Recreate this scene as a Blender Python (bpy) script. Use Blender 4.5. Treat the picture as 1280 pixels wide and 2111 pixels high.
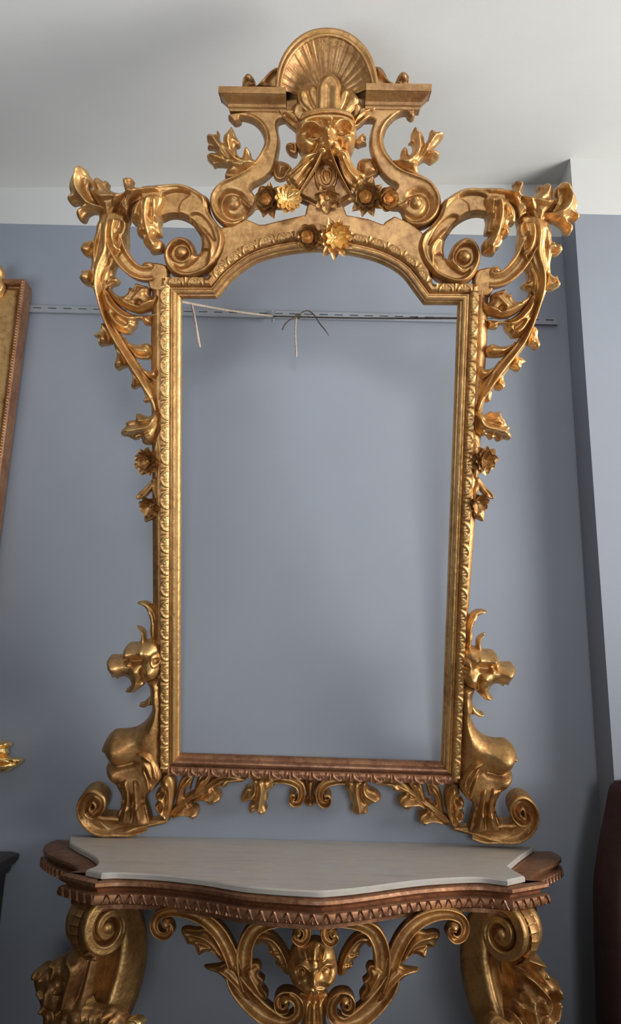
import bpy, math, random
import numpy as np
from mathutils import Vector, Matrix

# ------------------------------------------------------------------ camera
scene = bpy.context.scene
for o in list(bpy.data.objects):
    bpy.data.objects.remove(o)
random.seed(7)
rng = np.random.default_rng(7)

FPX = 1600.0                      # focal length for the 1280 x 2111 frame
CX, CY = 640.0, 1055.5
PITCH, ROLL = math.radians(14.5), math.radians(1.37)
WALLD = 2.2                       # camera to back wall
EYE = 1.255
CAM = np.array([0.0, -WALLD, EYE])
_f = np.array([0, math.cos(PITCH), math.sin(PITCH)])
_u0 = np.array([0, -math.sin(PITCH), math.cos(PITCH)])
_r0 = np.array([1.0, 0, 0])
CR = _r0 * math.cos(ROLL) + _u0 * math.sin(ROLL)
CU = -_r0 * math.sin(ROLL) + _u0 * math.cos(ROLL)
CF = _f

cam_data = bpy.data.cameras.new('camera')
cam = bpy.data.objects.new('camera', cam_data)
scene.collection.objects.link(cam)
cam.matrix_world = Matrix(((CR[0], CU[0], -CF[0], CAM[0]),
                           (CR[1], CU[1], -CF[1], CAM[1]),
                           (CR[2], CU[2], -CF[2], CAM[2]),
                           (0, 0, 0, 1)))
cam_data.sensor_fit = 'VERTICAL'
cam_data.sensor_height = 24.0
cam_data.lens = 24.0 * FPX / 2111.0
cam_data.clip_start = 0.05
scene.camera = cam

# ------------------------------------------------------------------ light
scene.view_settings.view_transform = 'Standard'
scene.view_settings.look = 'None'
scene.view_settings.gamma = 1.0
scene.view_settings.use_curve_mapping = False
scene.view_settings.exposure = 0.0

world = bpy.data.worlds.new('world')
scene.world = world
world.use_nodes = True
bg = world.node_tree.nodes['Background']
bg.inputs[0].default_value = (0.78, 0.77, 0.76, 1)
bg.inputs[1].default_value = 0.025


def area(name, loc, target, sx, sy, power, col):
    d = bpy.data.lights.new(name, 'AREA')
    d.shape = 'RECTANGLE'
    d.size, d.size_y, d.energy, d.color = sx, sy, power, col
    o = bpy.data.objects.new(name, d)
    scene.collection.objects.link(o)
    o.location = loc
    o.rotation_euler = (Vector(target) - Vector(loc)).to_track_quat('-Z', 'Y').to_euler()
    return o


# tall window on the right; the other three lamps are added, no source known
wr = area('window_light_right', (2.45, -1.45, 1.8), (0.4, -0.95, 2.3), 1.0, 1.4, 27.0, (1.0, 0.955, 0.89))
wr.data.spread = math.radians(112)
wq = area('right_fill_near', (2.3, -0.9, 1.9), (0.4, -0.6, 2.4), 0.9, 1.4, 15.0, (1.0, 0.955, 0.89))  # added second lamp, more grazing light on faces turned right
wq.data.spread = math.radians(112)
wd = area('centre_fill_behind', (0.5, -5.2, 1.9), (0.02, 0.0, 1.65), 1.1, 1.8, 3.7, (0.98, 0.98, 0.97))  # added narrow fill that lifts the middle of the wall
wd.data.spread = math.radians(30)
wl = area('ceiling_fill_left', (-1.2, -2.6, 0.9), (-0.8, -1.1, 2.95), 1.6, 1.0, 10.0, (0.95, 0.97, 1.0))  # added fill aimed upward to brighten the left of the ceiling
wl.data.spread = math.radians(80)

# ------------------------------------------------------------------ helpers
ROOT = scene.collection


def ray(x, y):
    x = np.asarray(x, float); y = np.asarray(y, float)
    d = (x - CX)[..., None] / FPX * CR - (y - CY)[..., None] / FPX * CU + CF
    return d


def on_y(x, y, Y):
    """world point seen at photo position (x, y) on the vertical plane y = Y"""
    d = ray(x, y)
    t = (Y - CAM[1]) / d[..., 1]
    return CAM + d * t[..., None]


def on_z(x, y, Z):
    d = ray(x, y)
    t = (Z - CAM[2]) / d[..., 2]
    return CAM + d * t[..., None]


class Plane:
    """a real plane in the room; w is measured along its normal in units of S metres"""
    def __init__(self, O, U, V, S, bend=None):
        self.O = np.array(O, float)
        U = np.array(U, float); U /= np.linalg.norm(U)
        V = np.array(V, float); V -= U * (U @ V); V /= np.linalg.norm(V)
        self.U, self.V, self.N = U, V, np.cross(U, V)
        if self.N[1] > 0:
            self.N = -self.N
        self.S = S
        self.bend = bend

    def uv(self, x, y, w=0.0):
        d = ray(x, y)
        extra = 0.0
        for _ in range(1 if self.bend is None else 4):
            t = ((self.O - CAM) @ self.N + w * self.S + extra) / (d @ self.N)
            q = CAM + d * t[..., None] - self.O
            if self.bend is not None:
                extra = self.bend(q @ self.U)
        return q @ self.U, q @ self.V

    def world(self, x, y, h, wref=0.0):
        u, v = self.uv(x, y, wref)
        return self.pt(u, v, h)

    def pt(self, u, v, h):
        u = np.asarray(u, float); v = np.asarray(v, float)
        h = np.asarray(h, float) * self.S + np.zeros_like(u)
        if self.bend is not None:
            h = h + self.bend(u)
        return self.O + u[..., None] * self.U + v[..., None] * self.V + h[..., None] * self.N

    def px(self, P):
        q = np.asarray(P) - CAM
        zc = q @ CF
        return CX + FPX * (q @ CR) / zc, CY - FPX * (q @ CU) / zc


def cr(pts, n=4, closed=True):
    """Catmull-Rom through the rows of pts"""
    P = np.asarray(pts, float)
    m = len(P)
    if closed:
        idx = np.arange(m)
        p0, p1, p2, p3 = P[(idx - 1) % m], P, P[(idx + 1) % m], P[(idx + 2) % m]
    else:
        E = np.vstack([2 * P[0] - P[1], P, 2 * P[-1] - P[-2]])
        p0, p1, p2, p3 = E[:-3], E[1:-2], E[2:-1], E[3:]
    out = []
    for t in np.arange(n) / n:
        out.append(0.5 * (2 * p1 + (p2 - p0) * t + (2 * p0 - 5 * p1 + 4 * p2 - p3) * t * t
                          + (3 * p1 - p0 - 3 * p2 + p3) * t ** 3))
    Q = np.stack(out, 1).reshape(-1, P.shape[1])
    if not closed:
        Q = np.vstack([Q, P[-1]])
    return Q


def seg_dist(px, py, L, closed):
    """distance of points to polyline L, nearest point, arc parameter 0..1"""
    A = L if closed else L[:-1]
    B = np.roll(L, -1, 0) if closed else L[1:]
    n = len(px)
    bd = np.full(n, 1e18); bx = np.zeros(n); by = np.zeros(n); bt = np.zeros(n)
    seg = np.hypot(*(B - A).T)
    cum = np.concatenate([[0], np.cumsum(seg)])
    for i in range(len(A)):
        ax, ay = A[i]; dx, dy = B[i] - A[i]
        l2 = dx * dx + dy * dy + 1e-12
        t = np.clip(((px - ax) * dx + (py - ay) * dy) / l2, 0, 1)
        qx = ax + t * dx; qy = ay + t * dy
        d = (px - qx) ** 2 + (py - qy) ** 2
        k = d < bd
        bd[k] = d[k]; bx[k] = qx[k]; by[k] = qy[k]
        bt[k] = ((cum[i] + t * seg[i]) / cum[-1])[k]
    return np.sqrt(bd), bx, by, bt


def inside(px, py, L):
    A = L; B = np.roll(L, -1, 0)
    c = np.zeros(len(px), bool)
    for (ax, ay), (bx, by) in zip(A, B):
        if ay == by:
            continue
        k = ((ay > py) != (by > py)) & (px < (bx - ax) * (py - ay) / (by - ay) + ax)
        c ^= k
    return c


def sst(x):
    x = np.clip(x, 0, 1)
    return x * x * (3 - 2 * x)


def feat_height(px, py, feats):
    h = np.zeros(len(px))
    for f in feats:
        k = f[0]
        if k == 'b':                                   # ball: x, y, r, amp
            _, x, y, r, a = f
            q = ((px - x) ** 2 + (py - y) ** 2) / (r * r)
            h += a * np.sqrt(np.clip(1 - q, 0, 1))
        elif k == 'g':                                 # soft bump
            _, x, y, r, a = f
            h += a * np.exp(-((px - x) ** 2 + (py - y) ** 2) / (r * r))
        elif k == 'r':                                 # ridge / groove along a line: pts, width, amp
            _, pts, wd, a = f
            L = cr(pts, 5, False) if len(pts) > 2 else np.asarray(pts, float)
            d, _, _, t = seg_dist(px, py, L, False)
            h += a * np.exp(-(d / wd) ** 2) * np.minimum(1, np.minimum(t, 1 - t) * 6 + 0.35)
        elif k == 'p':                                 # raised / sunk field: polygon, soft, amp
            _, pts, soft, a = f
            L = cr(pts, 4)
            d, _, _, _ = seg_dist(px, py, L, True)
            d = np.where(inside(px, py, L), d, -d)
            h += a * sst(d / soft + 0.5)
        elif k == 't':                                 # tilt: x0,y0 -> x1,y1, a0 -> a1
            _, x0, y0, x1, y1, a0, a1 = f
            dx, dy = x1 - x0, y1 - y0
            t = np.clip(((px - x0) * dx + (py - y0) * dy) / (dx * dx + dy * dy), 0, 1)
            h += a0 + (a1 - a0) * t
    return h


def mesh_object(name, V, F, mat, parent=None, smooth=True, origin=None):
    me = bpy.data.meshes.new(name)
    V = np.asarray(V, float)
    if origin is not None:
        V = V - np.asarray(origin)
    me.from_pydata(V.tolist(), [], F)
    me.update()
    if smooth:
        me.polygons.foreach_set('use_smooth', [True] * len(me.polygons))
    me.materials.append(mat)
    ob = bpy.data.objects.new(name, me)
    ROOT.objects.link(ob)
    if parent is not None:
        ob.parent = parent
    return ob


def crisp(ob, deg=32):
    ob.data.polygons.foreach_set('use_smooth', [True] * len(ob.data.polygons))
    ob.data.set_sharp_from_angle(angle=math.radians(deg))


def fix_normals(me, outward_from=None):
    import bmesh
    bm = bmesh.new(); bm.from_mesh(me)
    bmesh.ops.recalc_face_normals(bm, faces=bm.faces)
    bm.to_mesh(me); bm.free()


class Thing:
    """top-level object: an Empty at the base of the thing"""
    def __init__(self, name, label, cat, base):
        self.base = np.array(base, float)
        self.o = bpy.data.objects.new(name, None)
        self.o.empty_display_size = 0.1
        ROOT.objects.link(self.o)
        self.o.location = self.base.tolist()
        self.o['label'] = label
        self.o['category'] = cat


def tag(o, label, cat, group=None):
    o['label'] = label; o['category'] = cat
    if group:
        o['group'] = group
    return o


def relief(th, name, pl, outer, mat, w0=0.0, T=20.0, R=12.0, feats=(), holes=(), back=0.0, g=1.5,
           edge=None, pw=1.0, parent=None, wref=None, label=None, smoothn=4, rim=None):
    """carved piece: traced outline on a real plane, rounded over from its edges, carved with feats.
    Front surface lies w0 + T high, its sides run down to back."""
    L = cr(outer, smoothn)
    HL = [cr(h, smoothn) for h in holes]
    x0, y0 = L.min(0) - 2 * g; x1, y1 = L.max(0) + 2 * g
    nx = int((x1 - x0) / g) + 2; ny = int((y1 - y0) / g) + 2
    gx, gy = np.meshgrid(x0 + g * np.arange(nx), y0 + g * np.arange(ny), indexing='ij')
    X = gx.ravel(); Y = gy.ravel()
    d, bx, by, _ = seg_dist(X, Y, L, True)
    ins = inside(X, Y, L)
    sd = np.where(ins, d, -d)
    for H in HL:
        dh, hx, hy, _ = seg_dist(X, Y, H, True)
        sh = np.where(inside(X, Y, H), -dh, dh)
        k = sh < sd
        sd[k] = sh[k]; bx[k] = hx[k]; by[k] = hy[k]
    ok = (sd > -0.45 * g).reshape(nx, ny)
    cell = ok[:-1, :-1] & ok[1:, :-1] & ok[1:, 1:] & ok[:-1, 1:]
    ci, cj = np.nonzero(cell)
    if len(ci) == 0:
        return None
    idx = lambda i, j: i * ny + j
    quads = np.stack([idx(ci, cj), idx(ci + 1, cj), idx(ci + 1, cj + 1), idx(ci, cj + 1)], 1)
    e = np.concatenate([quads[:, [0, 1]], quads[:, [1, 2]], quads[:, [2, 3]], quads[:, [3, 0]]])
    key = np.minimum(e[:, 0], e[:, 1]) * (nx * ny) + np.maximum(e[:, 0], e[:, 1])
    _, inv, cnt = np.unique(key, return_inverse=True, return_counts=True)
    bed = e[cnt[inv] == 1]
    bn = np.unique(bed)
    X = X.copy(); Y = Y.copy()
    X[bn] = bx[bn]; Y[bn] = by[bn]; sd[bn] = 0
    used = np.unique(quads)
    rem = np.full(nx * ny, -1); rem[used] = np.arange(len(used))
    X = X[used]; Y = Y[used]; D = np.clip(sd[used], 0, None)
    Q = rem[quads]; B = rem[bed]
    q = np.clip(D / R, 0, 1)
    h = T * np.power(np.sqrt(1 - (1 - q) ** 2), pw)
    if rim is None:
        rim = 1.0 if 7.9 <= R <= 16.5 else 0.0
    if rim:
        h = T * (0.6 * np.sqrt(1 - (1 - q) ** 2) + 0.4 * q)
        h = h + rim * (2.2 * np.exp(-((D - 2.6) / 1.6) ** 2) - 2.4 * np.exp(-((D - 6.0) / 2.2) ** 2))
    fh = 1.25 * feat_height(X, Y, feats)
    ed = sst(D / 3.0 + 0.25)
    H = w0 + h + fh * ed
    if edge is not None:
        H = np.maximum(H, w0 + edge)
    H = np.maximum(H, back + 0.5)
    if wref is None:
        wref = w0 + T * 0.45
    front = pl.world(X, Y, H, wref)
    n = len(X)
    bi = np.unique(B)
    bm_ = np.full(n, -1); bm_[bi] = np.arange(len(bi))
    u, v = pl.uv(X[bi], Y[bi], wref)
    sf = front[bi]
    sb = pl.pt(u, v, back)
    V = np.vstack([front, sf, sb])
    nb = len(bi)
    F = Q.tolist()
    F += [[n + bm_[b], n + bm_[a], n + nb + bm_[a], n + nb + bm_[b]] for a, b in B.tolist()]
    # flat back
    u, v = pl.uv(X, Y, wref)
    V = np.vstack([V, pl.pt(u, v, back)])
    off = n + 2 * nb
    F += (Q[:, ::-1] + off).tolist()
    # orientation: make the front face the normal side
    a, b, c = front[Q[0, 0]], front[Q[0, 1]], front[Q[0, 2]]
    if np.cross(b - a, c - a) @ pl.N < 0:
        F = [f[::-1] for f in F]
    ob = mesh_object(name, V, F, mat, parent or th.o, True, th.base)
    if label:
        ob['label'] = label
    return ob


SHAPES = {
    'round': lambda s: np.sqrt(np.clip(1 - 0.85 * s * s, 0, 1)),
    'chan': lambda s: 0.62 + 0.38 * np.clip(np.abs(s) * 1.25, 0, 1) ** 3 - 0.25 * np.clip((np.abs(s) - 0.86) / 0.14, 0, 1) ** 2,
    'ridge': lambda s: 1 - 0.55 * np.abs(s) ** 0.8,
    'flute': lambda s: 0.72 + 0.2 * np.cos(s * 3 * math.pi) - 0.35 * s * s,
}


def ribbon(th, name, pl, pts, mat, back=0.0, shape='round', ns=13, n=7, parent=None, label=None, wref=None):
    """swept carved band: rows are x, y, half width, height"""
    P = cr(np.asarray(pts, float), n, False)
    t = np.gradient(P[:, :2], axis=0)
    t /= np.linalg.norm(t, axis=1)[:, None] + 1e-9
    nrm = np.stack([-t[:, 1], t[:, 0]], 1)
    s = np.linspace(-1, 1, ns)
    f = SHAPES[shape](s)
    X = P[:, 0:1] + nrm[:, 0:1] * P[:, 2:3] * s
    Y = P[:, 1:2] + nrm[:, 1:2] * P[:, 2:3] * s
    H = back + (P[:, 3:4] - back) * f
    m = len(P)
    w = (H.mean() * 0.6) if wref is None else wref
    fr = pl.world(X.ravel(), Y.ravel(), H.ravel(), w).reshape(m, ns, 3)
    u, v = pl.uv(X.ravel(), Y.ravel(), w)
    bk = pl.pt(u, v, back).reshape(m, ns, 3)
    V = []; F = []

    def grid(G):
        o = len(V); a, b = G.shape[:2]
        V.extend(G.reshape(-1, 3).tolist())
        for i in range(a - 1):
            for j in range(b - 1):
                F.append([o + i * b + j, o + (i + 1) * b + j, o + (i + 1) * b + j + 1, o + i * b + j + 1])
    grid(fr)
    grid(np.stack([bk[:, 0], fr[:, 0]], 1))
    grid(np.stack([fr[:, -1], bk[:, -1]], 1))
    grid(np.stack([bk[0], fr[0]], 0).transpose(0, 1, 2)[::-1])
    grid(np.stack([fr[-1], bk[-1]], 0)[::-1])
    grid(bk[::-1])
    a, b, c = fr[m // 2, ns // 2], fr[min(m // 2 + 1, m - 1), ns // 2], fr[m // 2, ns // 2 + 1]
    if np.cross(b - a, c - a) @ pl.N < 0:
        F = [q[::-1] for q in F]
    ob = mesh_object(name, V, F, mat, parent or th.o, True, th.base)
    if label:
        ob['label'] = label
    return ob


def spiral(cx, cy, r0, a0, r1, a1, n, w0, w1, h0, h1):
    """rows for ribbon(): a volute, angles in degrees, y down"""
    out = []
    for i in range(n + 1):
        t = i / n
        a = math.radians(a0 + (a1 - a0) * t)
        r = r0 + (r1 - r0) * t ** 0.9
        out.append((cx + r * math.cos(a), cy + r * math.sin(a), w0 + (w1 - w0) * t, h0 + (h1 - h0) * t))
    return out


def dome(th, name, pl, x, y, r, h0, h1, mat, parent=None, n=14, m=6, wref=None):
    """round boss standing on the plane"""
    V = []; F = []
    w = h0 if wref is None else wref
    for i in range(m + 1):
        a = i / m * math.pi / 2
        for j in range(n):
            b = 2 * math.pi * j / n
            V.append(pl.world(np.array([x + r * math.cos(a) * math.cos(b)]), np.array([y + r * math.cos(a) * math.sin(b)]),
                              np.array([h0 + (h1 - h0) * math.sin(a)]), w)[0])
    for i in range(m):
        for j in range(n):
            F.append([i * n + j, i * n + (j + 1) % n, (i + 1) * n + (j + 1) % n, (i + 1) * n + j][::-1])
    ob = mesh_object(name, V, F, mat, parent or th.o, True, th.base)
    return ob


def tube_mesh(pts, rad, n=8, sub=6):
    P = cr(np.asarray(pts, float), sub, False) if len(pts) > 2 else np.asarray(pts, float)
    rad = np.asarray(rad, float) * np.ones(len(pts))
    rr = np.interp(np.linspace(0, 1, len(P)), np.linspace(0, 1, len(pts)), rad)
    t = np.gradient(P, axis=0); t /= np.linalg.norm(t, axis=1)[:, None]
    V = []; F = []
    up = np.array([0.13, 0.31, 0.94])
    for p, d, r in zip(P, t, rr):
        a = np.cross(d, up); a /= np.linalg.norm(a) + 1e-9
        b = np.cross(d, a)
        for j in range(n):
            q = 2 * math.pi * j / n
            V.append(p + r * (a * math.cos(q) + b * math.sin(q)))
    for i in range(len(P) - 1):
        for j in range(n):
            F.append([i * n + j, i * n + (j + 1) % n, (i + 1) * n + (j + 1) % n, (i + 1) * n + j])
    F.append(list(range(n))[::-1]); F.append([(len(P) - 1) * n + j for j in range(n)])
    return V, F


def box_mesh(x0, x1, y0, y1, z0, z1):
    V = [(x, y, z) for x in (x0, x1) for y in (y0, y1) for z in (z0, z1)]
    F = [[0, 1, 3, 2], [4, 6, 7, 5], [0, 4, 5, 1], [2, 3, 7, 6], [0, 2, 6, 4], [1, 5, 7, 3]]
    return V, F


def path_normals(P, closed):
    """mitre vectors (pointing left of travel) for a 2-D path"""
    n = len(P)
    out = np.zeros_like(P)
    for i in range(n):
        a = P[(i - 1) % n] if (closed or i > 0) else None
        c = P[(i + 1) % n] if (closed or i < n - 1) else None
        def nn(p, q):
            d = (q - p) / np.linalg.norm(q - p)
            return np.array([-d[1], d[0]])
        if a is None:
            out[i] = nn(P[i], c)
        elif c is None:
            out[i] = nn(a, P[i])
        else:
            n1, n2 = nn(a, P[i]), nn(P[i], c)
            m = n1 + n2; m /= np.linalg.norm(m)
            out[i] = m / max(0.35, m @ n1)
    return out


# ------------------------------------------------------------------ materials
def nodes_mat(name):
    m = bpy.data.materials.new(name)
    m.use_nodes = True
    nt = m.node_tree
    return m, nt, nt.nodes['Principled BSDF']


def ramp(nt, stops):
    r = nt.nodes.new('ShaderNodeValToRGB')
    e = r.color_ramp.elements
    while len(e) < len(stops):
        e.new(0.5)
    for k, (p, c) in zip(e, stops):
        k.position = p
        k.color = (*c, 1)
    return r


def noise(nt, scale, detail=4, rough=0.6, coord=None):
    n = nt.nodes.new('ShaderNodeTexNoise')
    n.inputs['Scale'].default_value = scale
    n.inputs['Detail'].default_value = detail
    n.inputs['Roughness'].default_value = rough
    if coord is not None:
        nt.links.new(coord, n.inputs['Vector'])
    return n


def gilt(name, gold, worn, bole, r0, r1, amount=0.5, bump=0.15, scale=1.0):
    m, nt, b = nodes_mat(name)
    tc = nt.nodes.new('ShaderNodeTexCoord').outputs['Object']
    n1 = noise(nt, 14 * scale, 6, 0.65, tc)
    n2 = noise(nt, 70 * scale, 5, 0.7, tc)
    mx = nt.nodes.new('ShaderNodeMath'); mx.operation = 'MULTIPLY_ADD'
    mx.inputs[1].default_value = 0.45
    nt.links.new(n2.outputs['Fac'], mx.inputs[0]); 
    ml = nt.nodes.new('ShaderNodeMath'); ml.operation = 'MULTIPLY'; ml.inputs[1].default_value = 0.55
    nt.links.new(n1.outputs['Fac'], ml.inputs[0]); nt.links.new(ml.outputs[0], mx.inputs[2])
    c = amount
    rp = ramp(nt, [(0.0, bole), (max(0.02, c - 0.16), bole), (c - 0.02, worn), (c + 0.1, gold), (1.0, gold)])
    nt.links.new(mx.outputs[0], rp.inputs['Fac'])
    nt.links.new(rp.outputs['Color'], b.inputs['Base Color'])
    b.inputs['Metallic'].default_value = 0.9
    b.inputs['Coat Weight'].default_value = 0.25
    b.inputs['Coat Roughness'].default_value = 0.3
    mr = nt.nodes.new('ShaderNodeMapRange')
    mr.inputs['From Min'].default_value = 0.3; mr.inputs['From Max'].default_value = 0.7
    mr.inputs['To Min'].default_value = r1; mr.inputs['To Max'].default_value = r0
    nt.links.new(mx.outputs[0], mr.inputs['Value'])
    nt.links.new(mr.outputs[0], b.inputs['Roughness'])
    n3 = noise(nt, 160 * scale, 3, 0.6, tc)
    bp = nt.nodes.new('ShaderNodeBump')
    bp.inputs['Strength'].default_value = bump
    bp.inputs['Distance'].default_value = 0.004
    nt.links.new(n3.outputs['Fac'], bp.inputs['Height'])
    n4 = noise(nt, 55 * scale, 2, 0.5, tc)                    # unevenness of the gesso under the leaf
    bq = nt.nodes.new('ShaderNodeBump')
    bq.inputs['Strength'].default_value = 0.22
    bq.inputs['Distance'].default_value = 0.008
    nt.links.new(n4.outputs['Fac'], bq.inputs['Height'])
    nt.links.new(bp.outputs['Normal'], bq.inputs['Normal'])
    nt.links.new(bq.outputs['Normal'], b.inputs['Normal'])
    return m


M_GOLD = gilt('burnished_gilding', (0.70, 0.435, 0.175), (0.49, 0.275, 0.10), (0.26, 0.115, 0.045), 0.40, 0.54, 0.43)
M_GOLDM = gilt('matte_gilding', (0.58, 0.345, 0.135), (0.43, 0.23, 0.085), (0.24, 0.10, 0.042), 0.44, 0.6, 0.46)
M_BROWN = gilt('toned_gilding', (0.47, 0.27, 0.105), (0.35, 0.185, 0.07), (0.20, 0.085, 0.04), 0.42, 0.62, 0.48)
M_RED = gilt('worn_red_gilding', (0.43, 0.235, 0.125), (0.32, 0.155, 0.085), (0.17, 0.07, 0.045), 0.48, 0.68, 0.5)
M_BRIGHT = gilt('bright_gilding', (0.95, 0.64, 0.25), (0.75, 0.43, 0.15), (0.45, 0.2, 0.07), 0.27, 0.42, 0.33)


def plain(name, col, rough=0.8, var=0.06, scale=6.0, bump=0.0, bscale=300.0, metallic=0.0):
    m, nt, b = nodes_mat(name)
    tc = nt.nodes.new('ShaderNodeTexCoord').outputs['Object']
    n = noise(nt, scale, 5, 0.6, tc)
    lo = tuple(max(0, c * (1 - var)) for c in col); hi = tuple(min(1, c * (1 + var)) for c in col)
    rp = ramp(nt, [(0.3, lo), (0.7, hi)])
    nt.links.new(n.outputs['Fac'], rp.inputs['Fac'])
    nt.links.new(rp.outputs['Color'], b.inputs['Base Color'])
    b.inputs['Roughness'].default_value = rough
    b.inputs['Metallic'].default_value = metallic
    if bump:
        n2 = noise(nt, bscale, 4, 0.6, tc)
        bp = nt.nodes.new('ShaderNodeBump'); bp.inputs['Strength'].default_value = bump
        bp.inputs['Distance'].default_value = 0.003
        nt.links.new(n2.outputs['Fac'], bp.inputs['Height'])
        nt.links.new(bp.outputs['Normal'], b.inputs['Normal'])
    return m
# ------------------------------------------------------------------ the room
Z_PAINT = EYE + 0.6849 * WALLD        # blue paint ends here, white above
BLUE, WHITE = (0.264, 0.298, 0.362), (0.62, 0.64, 0.645)


def wall_paint():
    m, nt, b = nodes_mat('wall_paint')
    ge = nt.nodes.new('ShaderNodeNewGeometry').outputs['Position']
    sp = nt.nodes.new('ShaderNodeSeparateXYZ'); nt.links.new(ge, sp.inputs[0])
    gt = nt.nodes.new('ShaderNodeMath'); gt.operation = 'GREATER_THAN'; gt.inputs[1].default_value = Z_PAINT
    nt.links.new(sp.outputs['Z'], gt.inputs[0])
    n1 = noise(nt, 1.6, 4, 0.55, ge); n2 = noise(nt, 420, 3, 0.6, ge)
    a = ramp(nt, [(0.3, tuple(c * 0.94 for c in BLUE)), (0.7, tuple(c * 1.06 for c in BLUE))])
    w = ramp(nt, [(0.3, tuple(c * 0.97 for c in WHITE)), (0.7, tuple(c * 1.03 for c in WHITE))])
    nt.links.new(n1.outputs['Fac'], a.inputs['Fac']); nt.links.new(n1.outputs['Fac'], w.inputs['Fac'])
    mx = nt.nodes.new('ShaderNodeMixRGB'); nt.links.new(gt.outputs[0], mx.inputs['Fac'])
    nt.links.new(a.outputs['Color'], mx.inputs['Color1']); nt.links.new(w.outputs['Color'], mx.inputs['Color2'])
    nt.links.new(mx.outputs['Color'], b.inputs['Base Color'])
    b.inputs['Roughness'].default_value = 0.62
    bp = nt.nodes.new('ShaderNodeBump'); bp.inputs['Strength'].default_value = 0.12; bp.inputs['Distance'].default_value = 0.002
    nt.links.new(n2.outputs['Fac'], bp.inputs['Height']); nt.links.new(bp.outputs['Normal'], b.inputs['Normal'])
    return m


M_WALL = wall_paint()
M_CEIL = plain('ceiling_white', (0.61, 0.62, 0.615), 0.9, 0.03, 2.5, 0.1, 380)
M_FLOOR = plain('floor_tile', (0.20, 0.15, 0.12), 0.5, 0.2, 5)


def structure(name, V, F, mat):
    o = mesh_object(name, V, F, mat, None, False)
    o['kind'] = 'structure'
    return o


ceil_l = EYE + 0.745 * WALLD
ceil_s = 0.036


def zc(x):
    return ceil_l + ceil_s * (x + 1.05)


def slab(name, x0, x1, y0, y1, zb, top, mat):
    V = [(x0, y0, zb), (x1, y0, zb), (x1, y1, zb), (x0, y1, zb),
         (x0, y0, top(x0)), (x1, y0, top(x1)), (x1, y1, top(x1)), (x0, y1, top(x0))]
    F = [[3, 2, 1, 0], [4, 5, 6, 7], [0, 1, 5, 4], [1, 2, 6, 5], [2, 3, 7, 6], [3, 0, 4, 7]]
    return structure(name, V, F, mat)


# pier on the right: its front face is nearer than the wall
d = ray(np.array(1192.0), np.array(441.0))
pier_d = (Z_PAINT - EYE) / d[2] * d[1]
PIER_Y = -WALLD + pier_d
PIER_X = float(on_y(np.array(1204.0), np.array(730.0), PIER_Y)[0])
slab('wall_back', -3.0, PIER_X, 0.0, 0.12, 0.0, zc, M_WALL)
slab('wall_right', PIER_X, 3.6, PIER_Y, 0.12, 0.0, zc, M_WALL)
V = [(-3, -5, zc(-3)), (3.6, -5, zc(3.6)), (3.6, 0.12, zc(3.6)), (-3, 0.12, zc(-3))]
V += [(x, y, z + 0.1) for x, y, z in V]
structure('ceiling', V, [[0, 1, 2, 3], [7, 6, 5, 4], [0, 4, 5, 1], [1, 5, 6, 2], [2, 6, 7, 3], [3, 7, 4, 0]], M_CEIL)
V, F = box_mesh(-3, 3.6, -5, 0.12, -0.1, 0.0)
structure('floor', V, F, M_FLOOR)

# slotted picture rail along the wall
M_RAIL = plain('painted_rail', (0.275, 0.30, 0.345), 0.55, 0.05, 20)
rl = on_y(np.array(20.0), np.array(638.0), 0.0); rr_ = on_y(np.array(1147.0), np.array(666.0), 0.0)
zr = 0.5 * (rl[2] + rr_[2]); RAIL_Z = zr
th_rail = Thing('picture_rail', 'slotted metal hanging rail screwed along the blue wall', 'rail', (0, 0, zr))
rx0, rx1 = -1.7, float(rr_[0])
hh = 0.0105


def rail_bits():
    """front strip with slots cut through it, and lips above and below"""
    V = []; F = []
    pitch, sl, sh = 0.047, 0.026, 0.0032
    def quadbox(x0, x1, y0, y1, z0, z1):
        o = len(V); v, f = box_mesh(x0, x1, y0, y1, z0, z1)
        V.extend(v); F.extend([[i + o for i in q] for q in f])
    quadbox(rx0, rx1, -0.012, -0.009, zr - hh, zr + 0.001)
    quadbox(rx0, rx1, -0.012, -0.009, zr + 0.001 + sh, zr + hh)
    x = rx0
    while x < rx1:
        quadbox(x, min(rx1, x + pitch - sl), -0.012, -0.009, zr + 0.001, zr + 0.001 + sh)
        x += pitch
    quadbox(rx0, rx1, -0.012, 0.0, zr - hh - 0.0015, zr - hh)
    quadbox(rx0, rx1, -0.012, 0.0, zr + hh, zr + hh + 0.0015)
    return V, F


V, F = rail_bits()
mesh_object('slotted_strip', V, F, M_RAIL, th_rail.o, False, th_rail.base)
V, F = box_mesh(rx0, rx1, -0.002, 0.0, zr - hh, zr + hh)
mesh_object('rail_back', V, F, plain('rail_slot_shade', (0.06, 0.07, 0.08), 0.8), th_rail.o, False, th_rail.base)  # near-black colour stands in for the shade inside the slots
# ------------------------------------------------------------------ the gilt mirror frame, leaning forward 20 degrees
MP = Plane((0.0, -0.012, 0.93), (0.99978899, -0.01917392, -0.00737077), (-0.00475667, -0.34197973, 0.93969529), 0.0012)
MIR = Thing('mirror_frame', 'tall carved gilt mirror frame without glass leaning out above the marble top', 'mirror frame', MP.O)
mo = MIR.o


def arr(*p):
    return np.array(p, float)


_uq, _vq = MP.uv(arr(339, 981, 942, 338), arr(579, 592, 1603, 1583), 0)
U_AX = (_uq[0] + _uq[1] + _uq[2] + _uq[3]) / 4


def _flip(x, y):
    u, v = MP.uv(np.asarray(x, float), np.asarray(y, float), 15)
    return MP.px(MP.pt(2 * U_AX - u, v, 15))


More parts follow.
